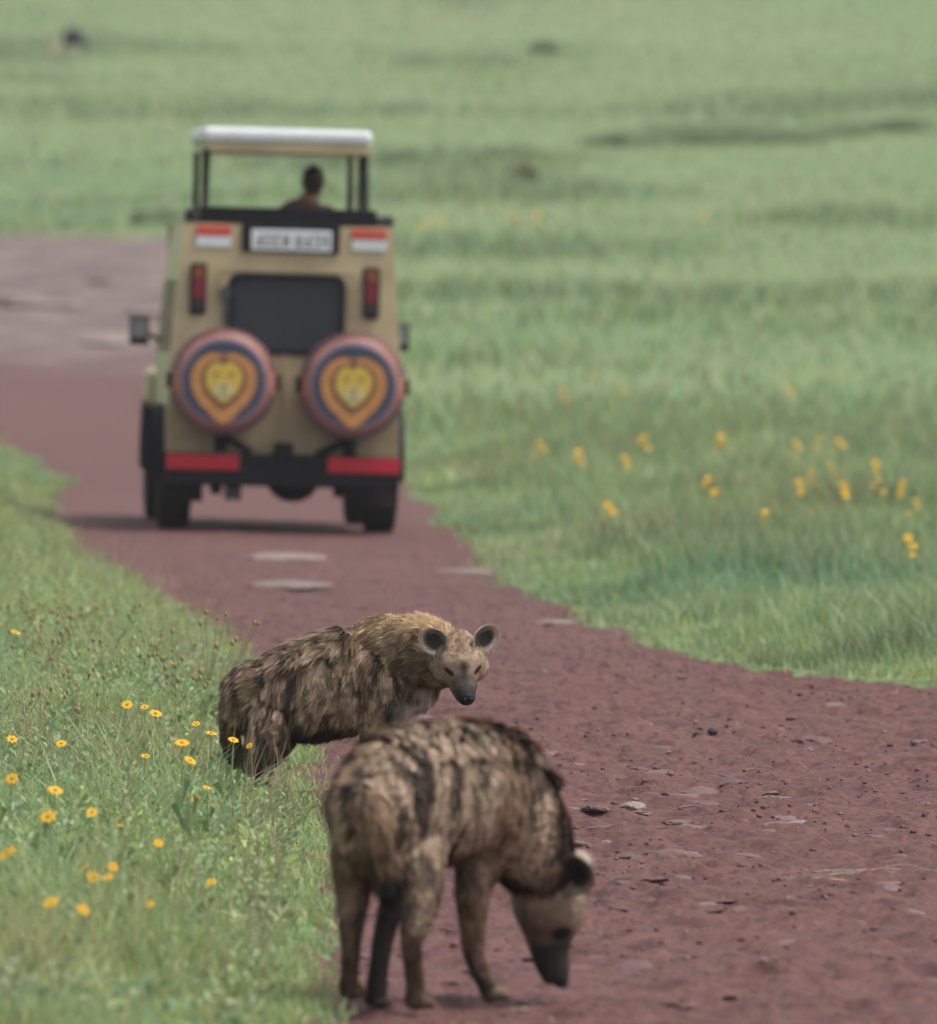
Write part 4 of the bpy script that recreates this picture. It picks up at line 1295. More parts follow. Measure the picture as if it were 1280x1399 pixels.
    brow = hd * np.exp(-((ed - .036) / .008) ** 2) * sstep(.03, .045, u)
    tipc = lerp(tipc, np.array([.50, .43, .36]), brow * .6)
    chin = hd * sstep(-.05, -.065, u) * sstep(.1, .05, f)
    tipc = lerp(tipc, np.array([.35, .3, .27]), chin * .7)
    return rootc * .72, tipc * .76

def pal_sniffing(P, Nn, kd, rel, tan, f, u, r, H):
    n = len(P)
    X, Y, Z = P.T
    light = np.array([.54, .395, .28]); mid = np.array([.34, .22, .142]); dark = np.array([.060, .042, .034])
    s = noise3(P * np.array([1, 1, .8]), 9, 31)
    tipc = lerp(light, mid, sstep(.35, .65, s))
    b = np.isin(kd, ['body', 'neck', 'fore', 'hind'])
    blot = sstep(.565, .64, noise3(P * np.array([1, 1, .8]), 27, 44) * .75 + noise3(P, 55, 13) * .25) * b
    tipc = lerp(tipc, dark, blot * .85)
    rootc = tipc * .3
    z0 = .42
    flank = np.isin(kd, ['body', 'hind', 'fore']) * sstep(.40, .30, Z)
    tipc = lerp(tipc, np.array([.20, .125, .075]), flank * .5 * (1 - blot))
    blot = np.maximum(blot, np.isin(kd, ['hind', 'fore']) * sstep(.54, .62, noise3(P, 34, 66)) * .9)
    tipc = lerp(tipc, dark, blot * .5)
    lgs = np.isin(kd, ['hind', 'fore', 'tail']) * 1.0
    tipc = lerp(tipc, np.array([.25, .165, .105]), lgs * .6 * (1 - blot))
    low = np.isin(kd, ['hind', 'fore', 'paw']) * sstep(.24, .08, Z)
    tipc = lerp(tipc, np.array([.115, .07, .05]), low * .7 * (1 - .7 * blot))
    fl = (kd == 'fore') * (X < unproj(585, 1200, 35.2).x)
    tipc = lerp(tipc, np.array([.04, .033, .032]), fl * sstep(.36, .22, Z) * .9)  # shade on the left foreleg, painted into its coat colour
    d = (kd == 'fore') * (X > unproj(585, 1200, 35.2).x) * sstep(.19, .10, Z) * sstep(.01, .05, Z)
    tipc = lerp(tipc, np.array([.035, .028, .028]), d * .8 * sstep(.1, -.2, Nn[:, 0]))
    nkb = (kd == 'neck') * sstep(.3, -.5, Nn[:, 0] * 1.0) * sstep(.5, .9, rel) * 0
    thr = np.isin(kd, ['neck']) * sstep(-.55, -.85, Nn[:, 0]) * sstep(.2, .5, rel)
    tipc = lerp(tipc, np.array([.5, .46, .43]), thr * .8)
    tl = (kd == 'tail') * sstep(.45, .8, rel)
    tipc = lerp(tipc, np.array([.03, .024, .022]), tl)
    tb = (kd == 'tail') * (1 - sstep(.45, .8, rel))
    tipc = lerp(tipc, np.array([.24, .15, .085]), tb * .6)
    hd = (kd == 'head') * 1.0
    tipc = lerp(tipc, np.array([.50, .375, .27]), hd * .8)
    jaw = hd * sstep(-.01, -.05, u) * sstep(-.08, .0, f)
    tipc = lerp(tipc, np.array([.16, .115, .09]), jaw * .6)
    muz = hd * sstep(.05, .09, f)
    tipc = lerp(tipc, np.array([.034, .031, .033]), muz * .95)
    ed = np.sqrt((f - .054) ** 2 + (u - .026) ** 2 + (np.abs(r) - .05) ** 2)
    e = hd * sstep(.034, .018, ed)
    tipc = lerp(tipc, np.array([.03, .026, .028]), e)
    rootc = np.minimum(rootc, tipc * .7)
    return rootc * .8, tipc * .8

EARS_ST = [(-.045, .088, -.098, (.80, .12, -.42), (-.05, .75, -.62), .060, .058), (-.045, .088, .098, (.80, .12, .42), (-.05, .75, .62), .060, .058)]
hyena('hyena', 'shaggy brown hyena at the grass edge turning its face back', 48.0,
      body=[(330, 968, .0, .060, .075), (348, 952, 0, .095, .115), (385, 950, 0, .118, .140), (430, 942, 0, .130, .170), (478, 929, 0, .132, .176), (522, 918, 0, .122, .192), (556, 918, -.01, .105, .168), (582, 922, -.02, .075, .105)],
      neck=[(515, 890, .0, .105, .125), (555, 886, -.04, .100, .116), (590, 894, -.12, .085, .098), (612, 902, -.18, .078, .088)],
      headc=(630, 911, -.27), headF=(.13, -.80, -.58), headU=(.02, -.55, .84),
      legs=[dict(kind='hind', toe=(1, -.15, 0), pts=[(362, 955, -.06, .095, .105), (366, 990, -.08, .085, .098), (356, 1022, -.09, .062, .070), (339, 1050, -.09, .036, .042), (331, 1066, -.09, .026, .030), (334, 1086, -.09, .022, .024), (339, 1097, -.09, .026, .022)]),
            dict(kind='hind', toe=(1, .1, 0), pts=[(370, 955, .06, .09, .10), (384, 990, .08, .08, .09), (372, 1020, .09, .058, .064), (352, 1046, .09, .034, .038), (346, 1062, .09, .025, .028), (350, 1082, .09, .021, .023), (355, 1092, .09, .025, .022)]),
            dict(kind='fore', toe=(1, -.2, 0), pts=[(528, 925, -.07, .085, .12), (515, 972, -.08, .060, .075), (508, 1000, -.08, .042, .046), (510, 1045, -.08, .028, .028), (511, 1080, -.08, .023, .023), (513, 1097, -.08, .028, .022)]),
            dict(kind='fore', toe=(1, .1, 0), pts=[(535, 925, .07, .085, .12), (536, 972, .08, .058, .072), (540, 1000, .08, .040, .044), (546, 1045, .08, .028, .028), (548, 1078, .08, .023, .023), (550, 1091, .08, .028, .022)])],
      tail=[(330, 938, 0, .030, .030), (319, 958, 0, .028, .028), (315, 990, 0, .026, .026), (318, 1022, .0, .022, .022), (322, 1042, 0, .010, .010)],
      ears=EARS_ST,
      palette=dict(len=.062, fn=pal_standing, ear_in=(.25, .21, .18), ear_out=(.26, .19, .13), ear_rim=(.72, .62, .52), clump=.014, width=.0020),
      nfur=205000)

EARS_SN = [(-.075, .055, -.095, (.55, .10, -.62), (-.45, .45, -.75), .056, .054), (-.085, .085, .085, (.40, -.10, .90), (-.30, .88, .25), .062, .058)]
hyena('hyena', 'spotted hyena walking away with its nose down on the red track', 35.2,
      body=[(484, 1108, -.27, .070, .100), (508, 1104, -.21, .115, .155), (548, 1092, -.11, .132, .168), (592, 1086, -.01, .140, .176), (638, 1084, .08, .140, .178), (676, 1092, .16, .122, .168), (704, 1110, .21, .090, .125)],
      neck=[(660, 1085, .13, .125, .155), (700, 1115, .20, .115, .140), (728, 1163, .27, .105, .128)],
      headc=(752, 1243, .36), headF=(.20, .06, -.97), headU=(.95, -.22, .20),
      legs=[dict(kind='hind', toe=(.6, .7, 0), lw=(.8, 1, 1, 1, 1, 1, 1, 1), ld=(.6, .9, 1, 1, 1, 1, 1, 1), pts=[(508, 1100, -.13, .085, .12), (488, 1168, -.13, .066, .085), (482, 1215, -.13, .044, .050), (480, 1262, -.17, .032, .036), (480, 1290, -.18, .027, .027), (478, 1330, -.15, .025, .025), (477, 1356, -.13, .030, .022)]),
            dict(kind='hind', toe=(.75, .5, 0), lw=(.8, 1, 1, 1, 1, 1, 1, 1), ld=(.6, .9, 1, 1, 1, 1, 1, 1), pts=[(562, 1100, -.10, .085, .125), (570, 1170, -.17, .070, .088), (576, 1222, -.21, .048, .055), (566, 1268, -.28, .034, .040), (562, 1290, -.28, .029, .030), (567, 1340, -.25, .026, .026), (568, 1371, -.24, .031, .022)]),
            dict(kind='fore', toe=(.3, .5, 0), pts=[(610, 1120, .18, .075, .11), (572, 1165, .10, .058, .070), (545, 1215, .03, .042, .044), (526, 1270, -.03, .030, .030), (518, 1320, -.06, .027, .027), (512, 1368, -.07, .032, .022)]),
            dict(kind='fore', toe=(.9, .3, 0), lw=(.8, 1, 1, 1, 1, 1, 1, 1), ld=(.6, .9, 1, 1, 1, 1, 1, 1), pts=[(662, 1105, .13, .085, .125), (655, 1172, .08, .064, .076), (646, 1220, .05, .044, .046), (646, 1270, .07, .033, .034), (648, 1305, .08, .029, .029), (662, 1340, .09, .025, .025), (672, 1360, .09, .029, .022)])],
      tail=[(496, 1082, -.29, .036, .036), (506, 1100, -.35, .036, .036), (516, 1140, -.37, .038, .038), (524, 1180, -.36, .036, .036), (532, 1215, -.35, .014, .014)],
      ears=EARS_SN,
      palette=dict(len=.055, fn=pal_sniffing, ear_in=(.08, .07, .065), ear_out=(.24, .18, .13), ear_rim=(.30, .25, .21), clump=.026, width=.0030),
      nfur=110000, hk=1.14)

# ------------------------------------------------------------------ person standing through the roof hatch
M_HAIR = mat_plain('dark_brown_hair', (.045, .026, .018), .6, 0, .3, 60, .4)
def person():
    root = empty('person', (0, 0, 0))
    tag(root, 'person with short dark hair and brown shirt standing through the roof hatch', 'person')
    Yp = CAR_Y + 1.55
    base = unproj(424, 297, Yp)
    x, y = base.x, Yp
    zc = unproj(427, 249, Yp).z          # head centre
    hx = unproj(428, 249, Yp).x
    fz = .68 + CAR.location.z
    sh = zc - .19                         # shoulder line
    L = []
    L.append(loft([(x - .05, y, sh - .52, .15, .11), (x - .05, y, sh - .30, .15, .115), (x - .04, y, sh - .10, .205, .13), (x - .03, y, sh, .175, .11), (x - .02, y, sh + .06, .07, .07)], up=(0, 1, 0)))
    L.append(loft([(x - .02, y, sh + .02, .065, .065), (hx - .01, y + .01, sh + .14, .056, .058), (hx, y + .02, zc - .06, .055, .06)], up=(0, 1, 0)))
    L.append(loft([(hx, y + .03, zc - .12, .05, .05), (hx, y + .02, zc - .06, .068, .08), (hx, y + .01, zc + .0, .078, .098), (hx, y + .0, zc + .06, .075, .095), (hx, y, zc + .10, .05, .065)], up=(0, 1, 0)))
    L.append(loft([(hx, y + .10, zc - .01, .014, .014), (hx, y + .125, zc - .03, .016, .014)], up=(0, 0, 1), k=3))
    for sg in (-1, 1):
        L.append(loft([(x - .03 + sg * .15, y, sh - .03, .065, .065), (x - .03 + sg * .23, y + .02, sh - .17, .055, .055), (x - .03 + sg * .26, y + .10, sh - .32, .045, .045), (x - .03 + sg * .20, y + .32, sh - .36, .035, .035)], up=(.2, 1, 0)))
        hb = np.array([x - .03 + sg * .20, y + .33, sh - .36])
        L.append(loft([(*hb, .034, .018), (hb[0], hb[1] + .07, hb[2] - .01, .040, .016)], k=3))
        for q in range(4):
            L.append(loft([(hb[0] + (q - 1.5) * .019, hb[1] + .07, hb[2] - .01, .009, .009), (hb[0] + (q - 1.5) * .02, hb[1] + .11 + .006 * (1.5 - abs(q - 1.5)), hb[2] - .015, .009, .009), (hb[0] + (q - 1.5) * .02, hb[1] + .125, hb[2] - .04, .008, .008)], k=3))
        L.append(loft([(hb[0] - sg * .03, hb[1] + .02, hb[2], .011, .011), (hb[0] - sg * .052, hb[1] + .055, hb[2] - .01, .01, .01), (hb[0] - sg * .055, hb[1] + .085, hb[2] - .02, .009, .009)], k=3))
        L.append(loft([(x - .05 + sg * .085, y, sh - .50, .095, .10), (x - .05 + sg * .10, y + .01, sh - .78, .075, .08), (x - .05 + sg * .11, y, fz + .50 if sh - .78 > fz + .5 else fz + .45, .055, .06), (x - .05 + sg * .11, y - .01, fz + .08, .042, .045)], up=(0, 1, 0)))
        L.append(loft([(x - .05 + sg * .11, y - .04, fz + .04, .042, .04), (x - .05 + sg * .12, y + .10, fz + .03, .045, .03), (x - .05 + sg * .12, y + .17, fz + .02, .035, .022)]))
        L.append(loft([(hx + sg * .078, y + .0, zc + .015, .012, .02), (hx + sg * .086, y - .005, zc - .02, .010, .014)], up=(0, 1, 0), k=3))
    me = fuse('body', L, .011, 3)
    V, Tn, N = mesh_np(me)
    col = np.tile(np.array([.36, .20, .13]), (len(V), 1))
    col[V[:, 2] < sh + .055] = (.115, .072, .052)
    col[(V[:, 2] < sh - .48)] = (.10, .09, .06)
    col[(V[:, 2] < fz + .07)] = (.04, .03, .025)
    hand = (V[:, 1] > y + .30) & (V[:, 2] > sh - .5) & (V[:, 2] < sh - .2)
    col[hand] = (.36, .20, .13)
    set_col(me, col)
    to_obj('body', me, M_SKIN, root)
    hr = loft([(hx, y - .035, zc - .07, .055, .045), (hx, y - .02, zc - .02, .082, .085), (hx, y - .01, zc + .05, .086, .100), (hx, y, zc + .105, .062, .075), (hx, y, zc + .12, .03, .04)], up=(0, 1, 0))
    hm = fuse('hair', [hr], .009, 2)
    to_obj('hair', hm, M_HAIR, root)
    for sg in (-1, 1):
        MB().ball((hx + sg * .03, y + .097, zc + .01), .012, 8, 6).build('eye', M_EYE, root, smooth=True)
    MB().tube([(hx - .025, y + .095, zc - .065), (hx, y + .102, zc - .067), (hx + .025, y + .095, zc - .065)], .005, 6).build('mouth', mat_plain('lips', (.25, .09, .07), .5), root)
    return root
person()

# ------------------------------------------------------------------ far ostrich
def ostrich():
    cx, cy = 100, 66
    lo, hi = 200., 480.
    for _ in range(40):
        Y = (lo + hi) / 2
        p = unproj(101, 86, Y)
        if p.z > tz_at(p.x, Y): lo = Y
        else: hi = Y
    z0 = tz_at(p.x, Y); x = p.x
    root = empty('ostrich', (x, Y, z0))
    tag(root, 'dark plumed ostrich feeding with lowered pink neck on the far slope', 'ostrich')
    b = loft([(.30, 0, .62, .10, .10), (.18, 0, .72, .26, .24), (0, 0, .78, .32, .30), (-.18, 0, .74, .26, .24), (-.32, 0, .66, .12, .12)])
    nk = loft([(-.26, -.05, .66, .12, .12), (-.40, -.06, .58, .10, .10), (-.50, -.06, .48, .095, .095), (-.56, -.07, .40, .09, .09)], up=(0, 1, 0))
    hd = loft([(-.56, -.07, .40, .09, .09), (-.62, -.07, .32, .085, .085), (-.72, -.07, .26, .04, .04)], up=(0, 1, 0))
    lg = []
    for s in (-1, 1):
        lg.append(loft([(.02, s * .12, .62, .10, .10), (.05, s * .13, .42, .05, .05), (.10, s * .13, .25, .03, .03), (.02, s * .13, .04, .025, .025), (-.10, s * .13, .02, .03, .018)], up=(0, 1, 0)))
    me = fuse('body', [b, nk, hd] + lg, .022, 2)
    V, _, _ = mesh_np(me)
    col = np.tile(np.array([.022, .021, .026]), (len(V), 1))
    pink = (V[:, 0] < -.33) | ((V[:, 2] < .52) & (V[:, 0] > -.2))
    col[pink] = (.60, .40, .36)
    set_col(me, col); to_obj('body', me, M_SKIN, root)
    t = loft([(.28, 0, .70, .10, .08), (.40, 0, .62, .12, .10), (.50, 0, .50, .07, .08)])
    tm = fuse('tail_plume', [t], .02, 2); set_col(tm, np.tile(np.array([.10, .09, .085]), (len(tm.vertices), 1))); to_obj('tail_plume', tm, M_SKIN, root)
    for s in (-1, 1):
        w = loft([(-.15, s * .27, .80, .05, .12), (.05, s * .31, .76, .05, .18), (.25, s * .25, .66, .04, .12)])
        wm = fuse('wing', [w], .02, 2); set_col(wm, np.tile(np.array([.018, .017, .021]), (len(wm.vertices), 1))); to_obj('wing', wm, M_SKIN, root)
ostrich()

# ------------------------------------------------------------------ flowers, bud stems, dry stalks, shrubs
M_PETAL = mat_plain('orange_yellow_petal', (.54, .30, .006), .8, 0, .06, 30)
M_DISC = mat_plain('flower_disc', (.42, .20, .008), .7, 0, .2, 120)
M_STEM = mat_plain('green_stem', (.16, .21, .085), .6, 0, .2, 30)
M_STEMDRY = mat_plain('dry_stalk', (.36, .25, .18), .7, 0, .2, 30)
M_BUD = mat_plain('bud_brown', (.26, .15, .03), .7, 0, .3, 90)
M_LEAFP = mat_plain('herb_leaf', (.19, .28, .12), .55, 0, .2, 20)
M_STRAW = mat_plain('straw', (.26, .19, .14), .7, 0, .2, 20)
M_VIOLET = mat_plain('violet_petal', (.14, .09, .22), .6, 0, .2, 20)

def head_mesh(npet, R):
    m = MB()
    for k in range(npet):
        a = 2 * math.pi * k / npet
        c, s = math.cos(a), math.sin(a)
        def q(r, w, z): return [(r * c - w * s, r * s + w * c, z), (r * c + w * s, r * s - w * c, z)]
        p = q(.2 * R, .07 * R, 0) + q(.6 * R, .27 * R, .10 * R) + q(.92 * R, .22 * R, .06 * R) + [(1.04 * R * c, 1.04 * R * s, .02 * R)]
        m.add(p, [(0, 1, 3, 2), (2, 3, 5, 4), (4, 5, 6)])
    return m.mesh('flower_head')
HEADS = [head_mesh(8, 1.0), head_mesh(9, 1.0), head_mesh(7, 1.0)]
for h_ in HEADS: h_.materials.append(M_PETAL)
_d = MB().ball((0, 0, .12), .26, 10, 6, (1, 1, .6)); DISC = _d.mesh('flower_centre', True); DISC.materials.append(M_DISC)
_c = MB().lathe([(0, -.32), (.12, -.3), (.24, -.05), (.2, .04), (0, .04)], 8, 'Z'); CALYX = _c.mesh('calyx', True); CALYX.materials.append(M_STEM)
_l = MB(); 
for q_ in range(5):
    a_ = q_ * 1.3
    _l.add([(0, 0, .12 * q_), (.5 * math.cos(a_) - .16 * math.sin(a_), .5 * math.sin(a_) + .16 * math.cos(a_), .12 * q_ + .25), (1.0 * math.cos(a_), 1.0 * math.sin(a_), .12 * q_ + .2), (.5 * math.cos(a_) + .16 * math.sin(a_), .5 * math.sin(a_) - .16 * math.cos(a_), .12 * q_ + .25)], [(0, 1, 2, 3)])
LEAFM = _l.mesh('leaf'); LEAFM.materials.append(M_LEAFP)

def flower(px, py, h, R, label, group, name='wildflower', tilt=None, stemr=.0022):
    s = (py - HORIZON) / (CAM_H - h)
    Y = FPX / s
    for _ in range(6):
        p = unproj(px, py, Y)
        g = tz_at(p.x, Y)
        Y *= 1 + ((p.z - g) - h) / (CAM_H - h) * .9
    p = unproj(px, py, Y); g = tz_at(p.x, Y)
    dx, dy = random.uniform(-.06, .06), random.uniform(-.04, .08)
    root = empty(name, (p.x + dx, p.y + dy, g))
    tag(root, label, 'flower', group)
    top = Vector((-dx, -dy, p.z - g))
    st = MB().tube([(0, 0, -.01), top * .5 + Vector((-dx * .2, 0, .0)), top - Vector((0, 0, R * .25))], [stemr * 1.3, stemr, stemr * .8], 5).build('stem', M_STEM, root)
    e = bpy.data.objects.new('flower_head', random.choice(HEADS)); C.objects.link(e); e.parent = root
    e.location = top; e.scale = (R, R, R)
    e.rotation_euler = (random.uniform(.25, .95), random.uniform(-.5, .5), random.uniform(-.5, .5)) if tilt is None else tilt
    # the head faces the open sky, tipped a little towards the track
    e.rotation_mode = 'XYZ'
    for nm, me in (('flower_centre', DISC), ('calyx', CALYX)):
        c = bpy.data.objects.new(nm, me); C.objects.link(c); c.parent = e
    lf = bpy.data.objects.new('leaf', LEAFM); C.objects.link(lf); lf.parent = root
    lf.location = top * .15; lf.scale = (.05, .05, (p.z - g) * .8)
    return root
FLOWERS = [(174, 963, .28, .026), (198, 966, .30, .024), (213, 975, .30, .029), (268, 989, .30, .024), (289, 1002, .30, .026), (319, 1011, .32, .027), (341, 1019, .30, .020), (321, 990, .28, .018),
           (249, 1015, .42, .036), (260, 1039, .40, .029), (199, 1033, .28, .020), (84, 1016, .30, .026), (17, 1010, .28, .024), (17, 1064, .32, .028), (76, 1080, .34, .030), (22, 864, .30, .026),
           (66, 1116, .30, .034), (126, 1110, .28, .026), (11, 1166, .36, .036), (217, 1152, .24, .020), (155, 1185, .26, .020), (148, 1199, .24, .022), (128, 1199, .24, .022), (117, 1185, .24, .018), (289, 1205, .16, .019),
           (205, 1235, .18, .018), (70, 1233, .26, .024), (114, 1243, .26, .026), (283, 1076, .24, .018), (267, 1092, .24, .018), (165, 1128, .24, .014), (235, 905, .25, .016)]
for px, py, h_, r_ in FLOWERS:
    rs_ = r_ * random.uniform(.68, .92)
    if r_ >= .034: lb = 'large open yellow flower on a tall stem in the left verge'
    elif 300 < px < 345: lb = 'yellow flower nodding in front of the standing hyena\'s hind leg'
    elif r_ >= .024: lb = 'open orange yellow daisy flower among the verge grass'
    else: lb = 'small half hidden orange flower low in the verge grass'
    flower(px, py, h_, rs_, lb, {'l': 'large flowers in the verge', 'y': 'flowers before the standing hyena', 'o': 'daisy flowers in the verge', 's': 'small flowers in the verge'}[lb[0]])
# flowers in the meadow to the right, soft with distance
rm = random.Random(5)
MEADOW = [(1090, 658), (1108, 645), (1135, 636), (1145, 602), (1195, 632), (1085, 604), (1120, 600), (1250, 684), (1232, 658), (1200, 655), (880, 597), (853, 625), (790, 617), (830, 690), (985, 597), (967, 655), (1076, 525), (850, 528), (808, 510), (1045, 700), (736, 606), (770, 535), (1240, 735), (1150, 660), (735, 292), (700, 296), (600, 300), (580, 306), (1155, 232), (1130, 240), (960, 292)]
for px, py in MEADOW:
    R = rm.uniform(.042, .06) if py > 400 else rm.uniform(.06, .09)
    Y = 105
    lo, hi = 60., 420.
    for _ in range(40):
        Y = (lo + hi) / 2
        p = unproj(px, py, Y)
        if p.z > tz_at(p.x, Y) + .33: lo = Y
        else: hi = Y
    g = tz_at(p.x, Y)
    root = empty('meadow_flower', (p.x, Y, g))
    tag(root, 'yellow flower cluster standing in the open meadow right of the track' if py > 400 else 'distant yellow flower clump in the meadow beyond the vehicle', 'flower', 'yellow flowers in the right meadow' if py > 400 else 'distant yellow flower clumps')
    MB().tube([(0, 0, -.02), (0, 0, .33)], .005, 5).build('stem', M_STEM, root)
    for q_ in range(3):
        e = bpy.data.objects.new('flower_head', rm.choice(HEADS)); C.objects.link(e); e.parent = root
        e.location = (rm.uniform(-.05, .05) if q_ else 0, rm.uniform(-.05, .05) if q_ else 0, .33 - .05 * q_); e.scale = (R * .6,) * 3
        e.rotation_euler = (rm.uniform(.3, 1.0), rm.uniform(-.3, .3), 0)

# thin branching stems with small brown-orange buds
_b = MB().ball((0, 0, 0), 1, 8, 6, (1, 1, 1.15)); BUD = _b.mesh('bud', True); BUD.materials.append(M_BUD)
_b2 = MB().lathe([(0, -1.5), (.5, -1.4), (1.05, -.3), (.8, .2), (0, .2)], 8, 'Z'); BUDC = _b2.mesh('bud_cup', True); BUDC.materials.append(M_STEM)
def bud_plant(px, py, h, tips, label, group=None, seed=0):
    rr = random.Random(seed)
    s = (py - HORIZON) / (CAM_H - h); Y = FPX / s
    p = unproj(px, py, Y); g = tz_at(p.x, Y)
    root = empty('bud_plant', (p.x, Y, g))
    tag(root, label, 'plant', group)
    fork = Vector((0, 0, h * .55))
    st = MB().tube([(rr.uniform(-.02, .02), 0, -.01), fork], [.003, .0025], 5)
    heads = []
    for k, (tx, ty) in enumerate(tips):
        q = unproj(tx, ty, Y + rr.uniform(-.06, .06)) - Vector((p.x, Y, g))
        m = fork.lerp(q, .5) + Vector((0, 0, -.02))
        st.tube([fork, m, q], [.0022, .0018, .0014], 5)
        heads.append(q)
    st.build('stem', M_STEM, root)
    for q in heads:
        r = rr.uniform(.0065, .0095)
        b = bpy.data.objects.new('bud', BUD); C.objects.link(b); b.parent = root; b.location = q + Vector((0, 0, r * .6)); b.scale = (r, r, r)
        c = bpy.data.objects.new('bud_cup', BUDC); C.objects.link(c); c.parent = b
    lf = bpy.data.objects.new('leaf', LEAFM); C.objects.link(lf); lf.parent = root; lf.location = (0, 0, h * .1); lf.scale = (.055, .055, h * .5)
bud_plant(285, 880, .42, [(281, 837), (274, 853), (309, 840), (297, 846), (296, 884)], 'tall forked bud stem leaning over the track beside the hyena\'s rump', seed=1)
bud_plant(300, 885, .42, [(323, 875), (348, 852), (353, 853), (318, 880)], 'long bud stem slanting out over the track towards the hyena', seed=2)
rb = random.Random(8)
for k in range(44):
    py = rb.uniform(815, 965)
    lim = np.interp(py, [815, 850, 880, 965], [110, 190, 265, 290])
    px = rb.uniform(4, lim)
    n = rb.choice([3, 4, 5, 6])
    tips = [(px + rb.uniform(-34, 34), py + rb.uniform(-16, 26)) for _ in range(n)]
    bud_plant(px, py, rb.uniform(.26, .36), tips, 'thin branching stem of small brown orange buds in the left verge', 'bud stems in the left verge', 100 + k)

# dry pinkish stalks
rs = random.Random(4)
def stalk(px0, py0, px1, py1, Y, w, label, group, mat=M_STEMDRY, seedhead=False):
    a = unproj(px0, py0, Y); b = unproj(px1, py1, Y - .05)
    root = empty('dry_stalk', a); tag(root, label, 'stalk', group)
    d = b - a
    MB().tube([(0, 0, 0), d * .5 + Vector((0, 0, d.length * .05)), d], [w, w * .9, w * .5], 5).build('stem', mat, root)
    if seedhead:
        s = MB()
        for k in range(10):
            t = .55 + .045 * k
            s.ball(d * t + Vector((rs.uniform(-1, 1), rs.uniform(-1, 1), 0)) * w * 1.2, w * 1.7, 6, 4, (1, 1, 2.2))
        s.build('seed_head', mat, root)
for q in ((328, 1088, 398, 1030), (332, 1084, 372, 1062), (326, 1080, 322, 1058), (336, 1094, 343, 1066), (344, 1092, 352, 1068), (330, 1078, 372, 1045), (329, 1075, 333, 1060)):
    stalk(*q, 47.6, .0022, 'dry pinkish grass stalk crossing the standing hyena\'s hind foot', 'dry stalks at the hind foot')
for q in ((52, 1072, 30, 950), (62, 1060, 55, 935), (155, 1060, 152, 1010), (108, 1030, 106, 930), (160, 850, 157, 730), (150, 850, 147, 785), (222, 905, 232, 860)):
    stalk(*q, FPX / ((q[1] - HORIZON) / (CAM_H - .06)), .0024, 'upright brown seed stalk standing in the left verge', 'seed stalks in the left verge', seedhead=True)
# straw lying on the track
for k, (px, py) in enumerate([(1100, 1196), (1140, 1190), (1180, 1188), (1215, 1186), (1250, 1187), (1275, 1185)]):
    x, y = ground_hit(px, py)
    root = empty('straw', (x, y, rz_at(x, y))); tag(root, 'pale straw blades lying flat across the red track', 'straw', 'straw on the track')
    s = MB()
    for _ in range(7):
        ox, oy = rs.uniform(-.06, .06), rs.uniform(-.12, .12); an = rs.uniform(-.5, .5); l_ = rs.uniform(.05, .10)
        z0 = rz_at(x + ox, y + oy) - rz_at(x, y) + .008
        s.tube([(ox - l_ * math.cos(an), oy - l_ * math.sin(an), z0), (ox, oy, z0 + .006), (ox + l_ * math.cos(an), oy + l_ * math.sin(an), z0)], .0013, 4)
    s.build('blade', M_STRAW, root)['kind'] = 'stuff'
for k, (px, py) in enumerate([(1010, 1052), (945, 1107), (1030, 1050)]):
    x, y = ground_hit(px, py)
    root = empty('twig', (x, y, rz_at(x, y) + .012)); tag(root, 'thin pale twig lying on the red track', 'twig', 'twigs on the track')
    MB().tube([(-.05, 0, 0), (0, .01, .006), (.045, -.01, .002)], .0025, 5).build('stem', M_STRAW, root)

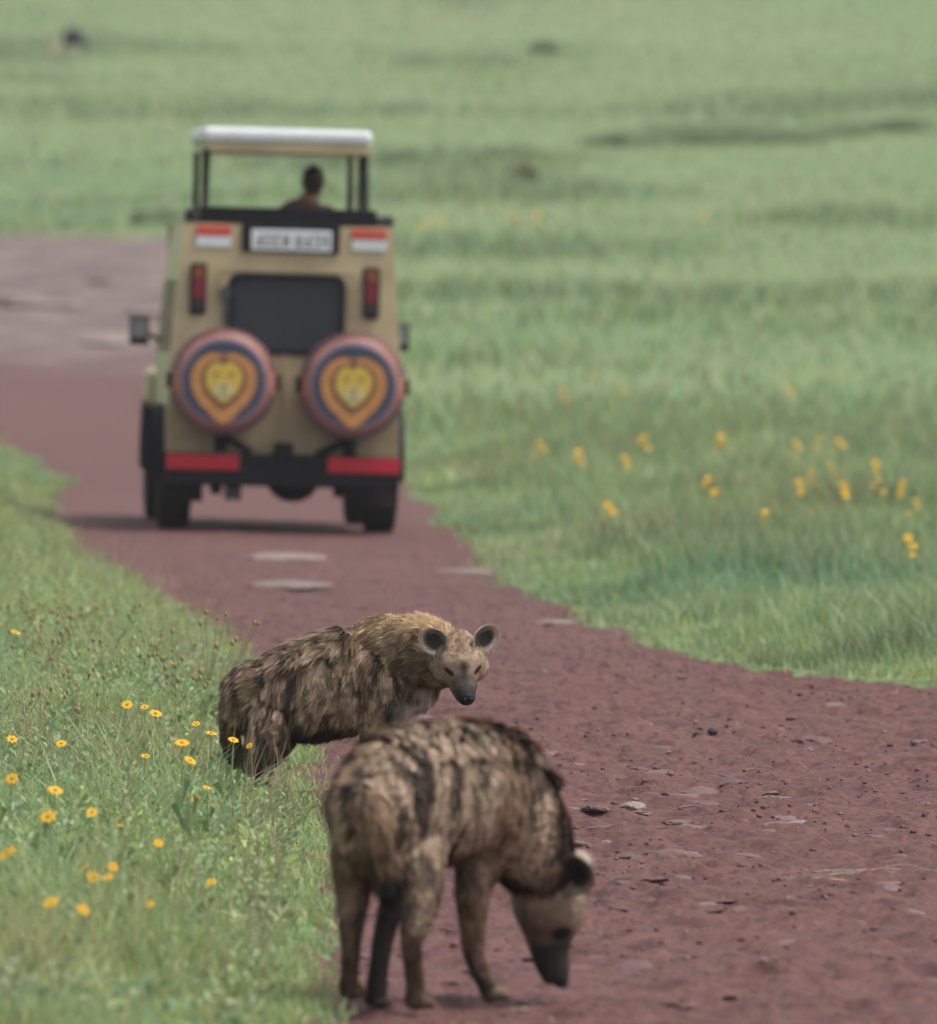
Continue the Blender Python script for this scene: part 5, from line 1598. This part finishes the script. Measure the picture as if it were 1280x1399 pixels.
# low dark shrubs on the far slope
def shrub(px, py, w, h, label, seed, col=(.07, .115, .05)):
    lo, hi = 110., 470.
    for _ in range(40):
        Y = (lo + hi) / 2; p = unproj(px, py, Y)
        if p.z > tz_at(p.x, Y): lo = Y
        else: hi = Y
    x = p.x
    root = empty('shrub', (x, Y, tz_at(x, Y))); tag(root, label, 'shrub', 'low shrubs on the far slope')
    rg = np.random.default_rng(seed)
    n = int(1500 + 900 * w)
    a = rg.random(n) * 6.28; rr_ = rg.random(n) ** .5; zz = rg.random(n)
    wob = .7 + .6 * noise3(np.stack([np.cos(a) * 1.5, np.sin(a) * 1.5, zz * 2 + seed], -1), 1.6, seed)
    rad = np.sqrt(np.clip(1 - (zz * .95) ** 2, 0, 1))
    P = np.stack([np.cos(a) * rr_ * w * rad * wob, np.sin(a) * rr_ * w * .8 * rad * wob, zz * h * .75 * wob], -1)
    D = np.stack([np.cos(a), np.sin(a), .2 + rg.random(n)], -1)
    c = np.array(col) * (.6 + .8 * rg.random((n, 1)))
    v, f, cc = leaves(P, D, .07 + .09 * rg.random(n), c)
    to_obj('crown', np_mesh('crown', v, f, cc), M_LEAF, root)
    st = MB()
    for k in range(7):
        an = k * .9
        st.tube([(0, 0, -.05), (math.cos(an) * w * .25, math.sin(an) * w * .25, h * .4), (math.cos(an) * w * .55, math.sin(an) * w * .5, h * .7)], [.02, .014, .006], 5)
    st.build('trunk', M_STEMDRY, root)
for k, (px, py, w, h, lb) in enumerate([
    (718, 250, .32, .42, 'small round olive shrub standing alone beyond the vehicle'),
    (745, 74, .45, .5, 'small lone green shrub high on the far slope'),
    (215, 306, .6, .35, 'low shrub at the far edge of the stony track'),
    (990, 194, 2.0, .6, 'broad low dark shrub in the middle of the shrub belt'),
    (920, 195, 1.8, .6, 'dark shrub beside the broadest one in the shrub belt'),
    (850, 198, 1.1, .36, 'thin low shrub at the track end of the belt'),
    (1060, 194, 1.8, .45, 'flat topped shrub in the shrub belt'),
    (1140, 186, 1.1, .32, 'sparse shrub trailing off from the dark belt'),
    (1220, 178, 1.3, .36, 'wide shrub closing the far end of the dark belt'),
    (690, 212, .9, .26, 'very low shrub between the vehicle and the dark belt'),
    (545, 222, .9, .34, 'low green shrub just past the vehicle roof')]):
    shrub(px, py, w, h, lb, 60 + k, (.26, .26, .13) if k == 0 else (.30, .38, .22))

# ------------------------------------------------------------------ damp air
def haze():
    m = bpy.data.materials.new('damp_air'); m.use_nodes = True
    n = m.node_tree.nodes; l = m.node_tree.links
    n.remove(n['Principled BSDF'])
    v = n.new('ShaderNodeVolumePrincipled')
    v.inputs['Color'].default_value = (.97, .98, 1.0, 1)
    v.inputs['Density'].default_value = 0.0002
    v.inputs['Anisotropy'].default_value = 0.2
    l.new(v.outputs[0], n['Material Output'].inputs['Volume'])
    o = MB().box(-700, 700, -80, 1800, -6, 130).build('haze', m)
    tag(o, 'thin damp haze over the whole meadow', 'haze', kind='stuff')
haze()
